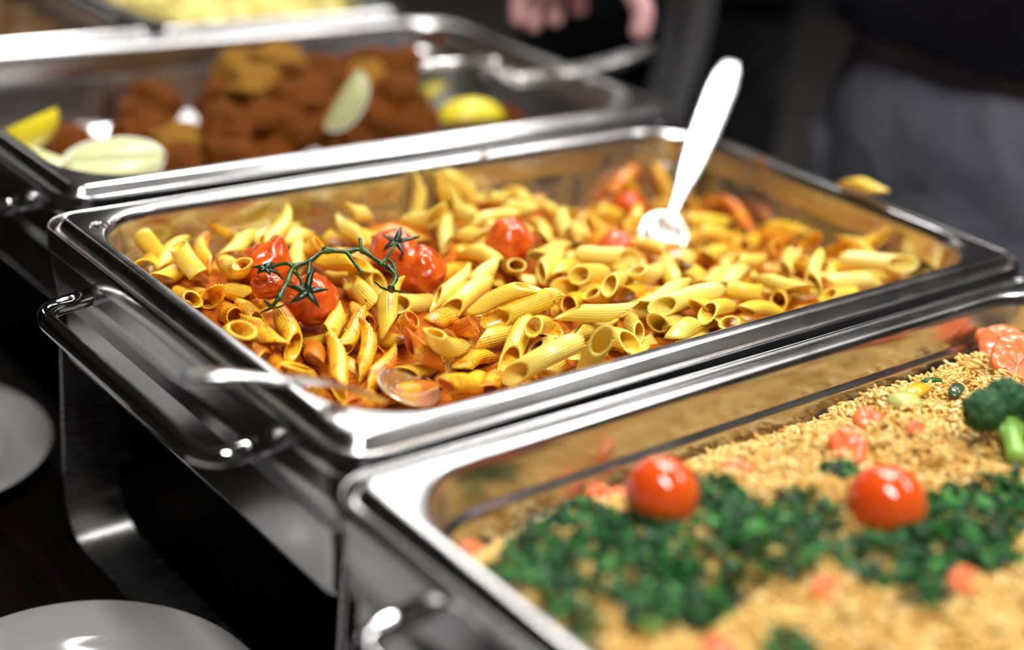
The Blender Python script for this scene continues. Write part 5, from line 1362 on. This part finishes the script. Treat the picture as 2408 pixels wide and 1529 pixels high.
RIND = NT('lemon_rind')
_n = RIND.noise(300, 2)
RIND.bump(_n.outputs[0], .3, .0006)
RIND = RIND.set(col=RIND.ramp(_n.outputs[0], [(.3, (.70, .55, .010)), (.7, (.80, .68, .03))]), rough=.35, sss=.1, ssss=.004)
FLESH = mat_plain('lemon_flesh', (.80, .80, .42), .2, .12, 90, sss=.35, ssss=.008, coat=.3)
PITH = mat_plain('lemon_pith', (.88, .88, .72), .5, .05, 60)
def lemon_wedge(loc, xdir, zdir, size, label, ang=PI*.5):
    """wedge cut lengthwise: axis X, cut edge along the axis, rind below"""
    t = tag(empty('lemon_wedge', loc), label, 'lemon', 'lemon wedges in the far pan')
    n, m = 16, 10
    def P(u, a, k):
        x = -1+2*u
        r = math.sqrt(max(0, 1-x*x))*.70*k+ (.0 if abs(x) < .999 else 0)
        return (x*size*(1.08 if k == 1 else 1.0), r*math.sin(a)*size, -r*math.cos(a)*size)
    rings = [[P((i+.02)/(n+.04), -ang/2+ang*j/m, 1.) for j in range(m+1)] for i in range(n+1)]
    rin = [[P((i+.02)/(n+.04), -ang/2+ang*j/m, .90) for j in range(m+1)] for i in range(n+1)]
    a = loft(rings, closed=False)
    b = loft([r[::-1] for r in rin], closed=False)
    strips = []
    for j in (0, m):
        strips.append(loft([[rings[i][j], rin[i][j]] for i in range(n+1)], closed=False))
    m4 = frame_matrix((0, 0, 0), xdir, zdir)
    o = mesh_obj('rind', *merge(a, b), RIND, t)
    o.matrix_local = m4
    o = mesh_obj('pith', *merge(*strips), PITH, t)
    o.matrix_local = m4
    # two segments of flesh with a membrane notch
    for h in (0, 1):
        a0 = -ang/2+ang/2*h+.02
        a1 = a0+ang/2-.04
        rr = []
        for i in range(n+1):
            u = (i+.4)/(n+.8)
            arc_ = [P(u, a0+(a1-a0)*j/5, .895) for j in range(6)]
            rr.append([(arc_[0][0], 0, -.02*size)]+arc_)
        o = mesh_obj('flesh', *loft(rr, True, True), FLESH, t)
        o.matrix_local = m4
    return t
lemon_wedge(LEMON[0], (.9, .4, .1), (.5, .75, .2), .030, 'bright yellow lemon wedge, rind up, against the left pan wall')
lemon_wedge(LEMON[1], (.5, -.85, -.1), (.25, -.1, 1), .028, 'pale lemon wedge tucked in the near left corner under the rim')
lemon_wedge(LEMON[2], (.88, -.40, .10), (-.62, -.72, .55), .034, 'large pale lemon wedge, cut face showing, by the near rim', PI*.62)
lemon_wedge(LEMON[3], (.35, -.25, .8), (-.55, -.3, .75), .026, 'lemon wedge perched on top of the fried pile', PI*.6)
lemon_wedge(LEMON[4], (.95, -.3, .05), (.25, .35, -.9), .028, 'yellow lemon wedge in front of the steel serving turner')

# serving turner in the far pan: wide blade standing on the pan floor, shank and flat handle over the right rim
tt = tag(empty('serving_turner', (.155, .31, -.03)), 'steel serving turner with wide blade and long handle over the far pan', 'serving utensil')
bv_, bf_ = loft([[(x, y-.0008, z) for x, y, z in q]+[(x, y+.0008, z) for x, y, z in q[::-1]] for q in
                 [[(-.042+.084*k/8, .010*(k/8)**2, zz-.004*(k/8)) for k in range(9)] for zz in (-.028, -.010, .010, .030, .046, .048)]], True, True)
mesh_obj('blade', bv_, bf_, STEEL_CLEAN, tt, sharp=.6)
mesh_obj('blade_edge', *sweep([(-.042, .0, .049), (0, .003, .047), (.041, .010, .0455)], .0034, 10), SPOON, tt)
mesh_obj('shank', *sweep(smooth_path([(.040, .008, .044), (.050, .004, .034), (.062, -.002, .029), (.080, -.006, .030)], 6), .0045, 10), SPOON, tt)
hp_ = smooth_path([(.056, -.002, .028), (.10, -.008, .030), (.15, -.010, .034), (.18, -.012, .040), (.208, -.014, .048)], 6)
mesh_obj('handle', *sweep(hp_, 0, 14, flat=lerp_list([(.006, .005), (.009, .0065), (.009, .007), (.009, .0065), (.006, .005)], len(hp_))), SPOON, tt)

# ------------------------------------------------------------------ farthest dish: brown stew and pale potato chunks
STEW = NT('brown_stew')
_n = STEW.noise(70, 4, .6)
STEW.bump(_n.outputs[0], .8, .004)
STEW = STEW.set(col=STEW.ramp(_n.outputs[0], [(.35, (.030, .012, .004)), (.6, (.14, .065, .012)), (.75, (.40, .25, .04))]), rough=.3, coat=.3)
v, f = [], []
for j in range(25):
    for i in range(25):
        x, y = -.105+.21*i/24, -.135+.27*j/24
        v.append((x, y, -.028+.008*noise.noise(Vector((x*40, y*40, 5)))))
for j in range(24):
    for i in range(24):
        a = j*25+i
        f.append((a, a+1, a+26, a+25))
o = mesh_obj('brown_stew', v, f, STEW, loc=(-.1325, .705, 0))
tag(o, 'dark brown stew in the left half pan', 'stew')
o['kind'] = 'stuff'
POT = mat_plain('pale_potato', (.78, .66, .20), .4, .12, 60, sss=.2, ssss=.006)
PME = []
for i in range(4):
    V, F = lumpy(20, 12, lambda v: v*(1+.22*noise.noise(v*1.5+Vector((i*3, 0, 0)))))
    me = bpy.data.meshes.new('potato_chunk')
    me.from_pydata(V, [], F)
    me.polygons.foreach_set('use_smooth', [True]*len(F))
    me.materials.append(POT)
    PME.append(me)
rs = random.Random(21)
k = 0
ROWN = ['row nearest the rim', 'second row from the rim', 'third row from the rim', 'fourth row from the rim', 'fifth row from the rim']
COLN = ['leftmost', 'second from left', 'third from left', 'middle one', 'third from right', 'second from right', 'rightmost']
for j in range(5):
    for i in range(7):
        x = .1325-.080+.160*i/6+rs.uniform(-.006, .006)
        y = .705-.108+.216*j/7+rs.uniform(-.006, .006)
        o = bpy.data.objects.new('potato_chunk', PME[k % 4])
        COL.objects.link(o)
        o.location = (x, y, -.022+rs.uniform(-.006, .010))
        o.rotation_euler = (rs.uniform(0, 6), rs.uniform(0, 6), rs.uniform(0, 6))
        o.scale = (.020, .017, .016)
        tag(o, 'pale yellow potato chunk, %s, %s' % (ROWN[j], COLN[i]), 'potato', 'potato chunks in the farthest pan')
        k += 1
spoon([(.063, .600, .125), (.066, .612, .085), (.072, .630, .045), (.078, .650, .010), (.082, .665, -.006)], (.088, .685, -.014), (-.3, -1, .3), (0, -.4, 1), .026, .018, .006,
      [(.0075, .0016), (.0085, .0016), (.0065, .0015), (.0045, .0016), (.0036, .0017)], 'dark upright spoon handle standing in the farthest pan of potatoes', side=(.85, -.5, 0))

# ------------------------------------------------------------------ people behind the buffet
SKIN = mat_plain('skin', (.62, .35, .36), .45, .08, 30, sss=.2, ssss=.01)
HAIR = mat_plain('dark_hair', (.02, .013, .010), .5, .3, 60)
def mat_cloth(name, a, b, sc=14, bump=.6):
    k = NT(name)
    n1 = k.noise(sc, 5, .62, dist=.6)
    wv = k.noise(900, 1)
    k.bump(k.math('ADD', n1.outputs[0], k.math('MULTIPLY', wv.outputs[0], .05)), bump, .02)
    return k.set(col=k.mix(n1.outputs[0], a, b), rough=.9, spec=.2)
JEANS = mat_cloth('grey_jeans', (.05, .053, .080), (.32, .325, .39), 14)
JACKET = mat_cloth('navy_jacket', (.006, .006, .012), (.014, .014, .024))
BLACK = mat_cloth('black_cloth', (.006, .006, .007), (.018, .018, .020))
GREY = mat_cloth('grey_cloth', (.14, .14, .15), (.22, .22, .23))
def eloft(rows, n=40, amp=.008, seed=0, cap=(True, True)):
    rings = []
    for cx, cy, cz, rx, ry in rows:
        r = []
        for k in range(n):
            a = 2*PI*k/n
            f = 1+amp/max(rx, .02)*noise.noise(Vector((math.cos(a)*2.2+seed, math.sin(a)*2.2, cz*9)))
            r.append((cx+rx*math.cos(a)*f, cy+ry*math.sin(a)*f, cz))
        rings.append(r)
    return loft(rings, *cap)
def dense(rows, per=4):
    out = []
    for i in range(len(rows)-1):
        for k in range(per):
            t = k/per
            out.append(tuple(a+(b-a)*t for a, b in zip(rows[i], rows[i+1])))
    return out+[rows[-1]]
def skin_body(parent, verts, edges, mat):
    """verts: name -> (x,y,z,radius); the body as one continuous skinned surface"""
    names = list(verts)
    me = bpy.data.meshes.new('body')
    me.from_pydata([verts[n][:3] for n in names], [(names.index(a), names.index(b)) for a, b in edges], [])
    o = bpy.data.objects.new('body', me)
    link(o, parent)
    o.modifiers.new('skin', 'SKIN')
    sv_ = me.skin_vertices[0].data if me.skin_vertices else None
    if sv_ is None:
        lay = bmesh.new()
        lay.from_mesh(me)
        lay.verts.layers.skin.verify()
        lay.to_mesh(me)
        lay.free()
        sv_ = me.skin_vertices[0].data
    for i, nm in enumerate(names):
        r = verts[nm][3]
        sv_[i].radius = (r, r)
        sv_[i].use_root = (nm == 'pelvis')
    sub = o.modifiers.new('sub', 'SUBSURF')
    sub.levels = 2
    sub.render_levels = 2
    me.materials.append(mat)
    return o
def person(cx, cy, label, trouser_mat, top_mat, hem, hands=None, seed=0):
    """stands on the floor facing the buffet (-X); origin at the feet"""
    t = tag(empty('person', (cx, cy, FZ)), label, 'person')
    V = {'pelvis': (0, 0, .95, .10), 'waist': (0, 0, 1.08, .10), 'chest': (0, 0, 1.30, .12), 'neckb': (0, 0, 1.46, .06), 'neck': (-.01, 0, 1.53, .052), 'jaw': (-.03, 0, 1.60, .065), 'head': (-.02, 0, 1.68, .088), 'crown': (-.01, 0, 1.76, .060),
         'nose': (-.125, 0, 1.655, .012)}
    E_ = [('pelvis', 'waist'), ('waist', 'chest'), ('chest', 'neckb'), ('neckb', 'neck'), ('neck', 'jaw'), ('jaw', 'head'), ('head', 'crown'), ('head', 'nose')]
    for s, sy in (('l', -1), ('r', 1)):
        V.update({'hip'+s: (0, sy*.09, .90, .082), 'knee'+s: (-.02, sy*.10, .50, .056), 'ank'+s: (.01, sy*.10, .09, .036), 'toe'+s: (-.15, sy*.11, .03, .028), 'sho'+s: (0, sy*.18, 1.41, .060)})
        E_ += [('pelvis', 'hip'+s), ('hip'+s, 'knee'+s), ('knee'+s, 'ank'+s), ('ank'+s, 'toe'+s), ('chest', 'sho'+s)]
        H = hands[s] if hands else None
        if H:
            el, wr, pa, fingers = H
        else:
            el, wr, pa = (.06, sy*.23, 1.16), (-.17, sy*.20, 1.25), (-.22, sy*.17, 1.27)
            fingers = [[(-.27, sy*(.19-.02*k), 1.27+.004*k), (-.295, sy*(.18-.02*k), 1.255)] for k in range(4)]+[[(-.24, sy*.13, 1.29), (-.265, sy*.115, 1.29)]]
        V.update({'elb'+s: (*el, .042), 'wri'+s: (*wr, .027), 'pal'+s: (*pa, .026)})
        E_ += [('sho'+s, 'elb'+s), ('elb'+s, 'wri'+s), ('wri'+s, 'pal'+s)]
        for q, fp in enumerate(fingers):
            prev = 'pal'+s
            for w, p in enumerate(fp):
                nm = 'f%s%d%d' % (s, q, w)
                V[nm] = (*p, (.0095 if q < 4 else .0108)-.0008*w)
                E_.append((prev, nm))
                prev = nm
    skin_body(t, V, E_, SKIN)
    mesh_obj('hair', *lumpy(28, 18, lambda v: Vector((v.x*.108+.012, v.y*.098, 1.725+max(v.z, -.25)*.098))), HAIR, t)
    tr = dense([(0, 0, 1.10, .125, .165), (0, 0, 1.02, .130, .175), (.0, 0, .94, .140, .185), (0, 0, .86, .135, .185), (0, 0, .80, .12, .18)])
    parts = [eloft(tr, 44, .018, seed)]
    for sy in (-1, 1):
        parts.append(eloft(dense([(0, sy*.095, .90, .11, .092), (-.005, sy*.10, .74, .098, .088), (-.015, sy*.10, .50, .076, .074), (.0, sy*.10, .28, .072, .070), (.0, sy*.105, .07, .068, .068)]), 32, .020, seed+sy))
    mesh_obj('trousers', *merge(*parts), trouser_mat, t)
    jk = dense([(0, 0, hem, .150, .200), (0, 0, hem+.03, .152, .202), (0, 0, 1.14, .145, .195), (0, 0, 1.28, .150, .205), (0, 0, 1.40, .125, .205), (0, 0, 1.46, .085, .12), (0, 0, 1.50, .062, .065)])
    parts = [eloft(jk, 44, .010, seed+4)]
    for s in ('l', 'r'):
        a, b, c = [Vector(V[k+s][:3]) for k in ('sho', 'elb', 'wri')]
        q = smooth_path([a, a.lerp(b, .5), b, b.lerp(c, .6), b.lerp(c, .93)], 5)
        parts.append(sweep(q, lerp_list([.078, .070, .062, .052, .045], len(q)), 20))
    mesh_obj('jacket', *merge(*parts), top_mat, t)
    for sy in (-1, 1):
        mesh_obj('shoe', *lumpy(20, 12, lambda v: Vector((-.06+v.x*.135, sy*.108+v.y*.046, .035+max(v.z, -.75)*.045))), BLACK, t)
    return t
person(.665, .105, 'person in grey jeans and dark navy jacket standing behind the buffet', JEANS, JACKET, 1.015, None, 3)
HB = (.70, .625)
def rel(p):
    return (p[0]-HB[0], p[1]-HB[1], p[2]+Z0)
W0 = Vector(HAND)
fg = []
for dx, dy, zz, cur in ((-.040, .040, -.062, .008), (-.018, .046, -.070, .010), (.004, .044, -.066, .010), (.022, .034, -.055, .010)):
    fg.append([tuple(W0+Vector((dx*.8, dy*.8, -.022))), tuple(W0+Vector((dx, dy, zz*.62))), tuple(W0+Vector((dx-cur*.3, dy-cur, zz)))])
fg.append([tuple(W0+Vector((.020, -.030, -.012))), tuple(W0+Vector((.022, -.052, -.034))), tuple(W0+Vector((.012, -.058, -.056)))])
hands = {'l': ((rel((.72, .45, .20))), rel(tuple(W0+Vector((.07, .035, .055)))), rel(tuple(W0)), [[rel(p) for p in f] for f in fg])}
hands['r'] = ((.06, .27, 1.16), (-.17, .20, 1.25), (-.22, .17, 1.27), [[(-.27, (.19-.02*k), 1.27+.004*k), (-.295, (.18-.02*k), 1.255)] for k in range(4)]+[[(-.24, .13, 1.29), (-.265, .115, 1.29)]])
person(HB[0], HB[1], 'person in black clothes reaching a hand over the fried-food pan', BLACK, BLACK, .98, hands, 9)
# grey cloth hanging at the second person's side
cv_, cf_ = [], []
rows_ = []
for j in range(14):
    z = 1.13-.30*j/13
    rows_.append([(-.142+.012*math.sin(k*1.4+j*.25)-.002*j, -.215+.062*k/9+.004*math.sin(j*.6), z) for k in range(10)]+[(-.136+.012*math.sin(k*1.4+j*.25)-.002*j, -.215+.062*k/9+.004*math.sin(j*.6), z) for k in range(9, -1, -1)])
o = mesh_obj('hanging_cloth', *loft(rows_, True, True), GREY, loc=(HB[0], HB[1], FZ))
tag(o, 'light grey cloth hanging from the waist of the person in black', 'cloth')

# ------------------------------------------------------------------ lift everything so that the floor is z = 0
bpy.context.view_layer.update()
for o in list(COL.objects):
    if o.parent is None:
        o.matrix_world = Matrix.Translation((0, 0, Z0)) @ o.matrix_world
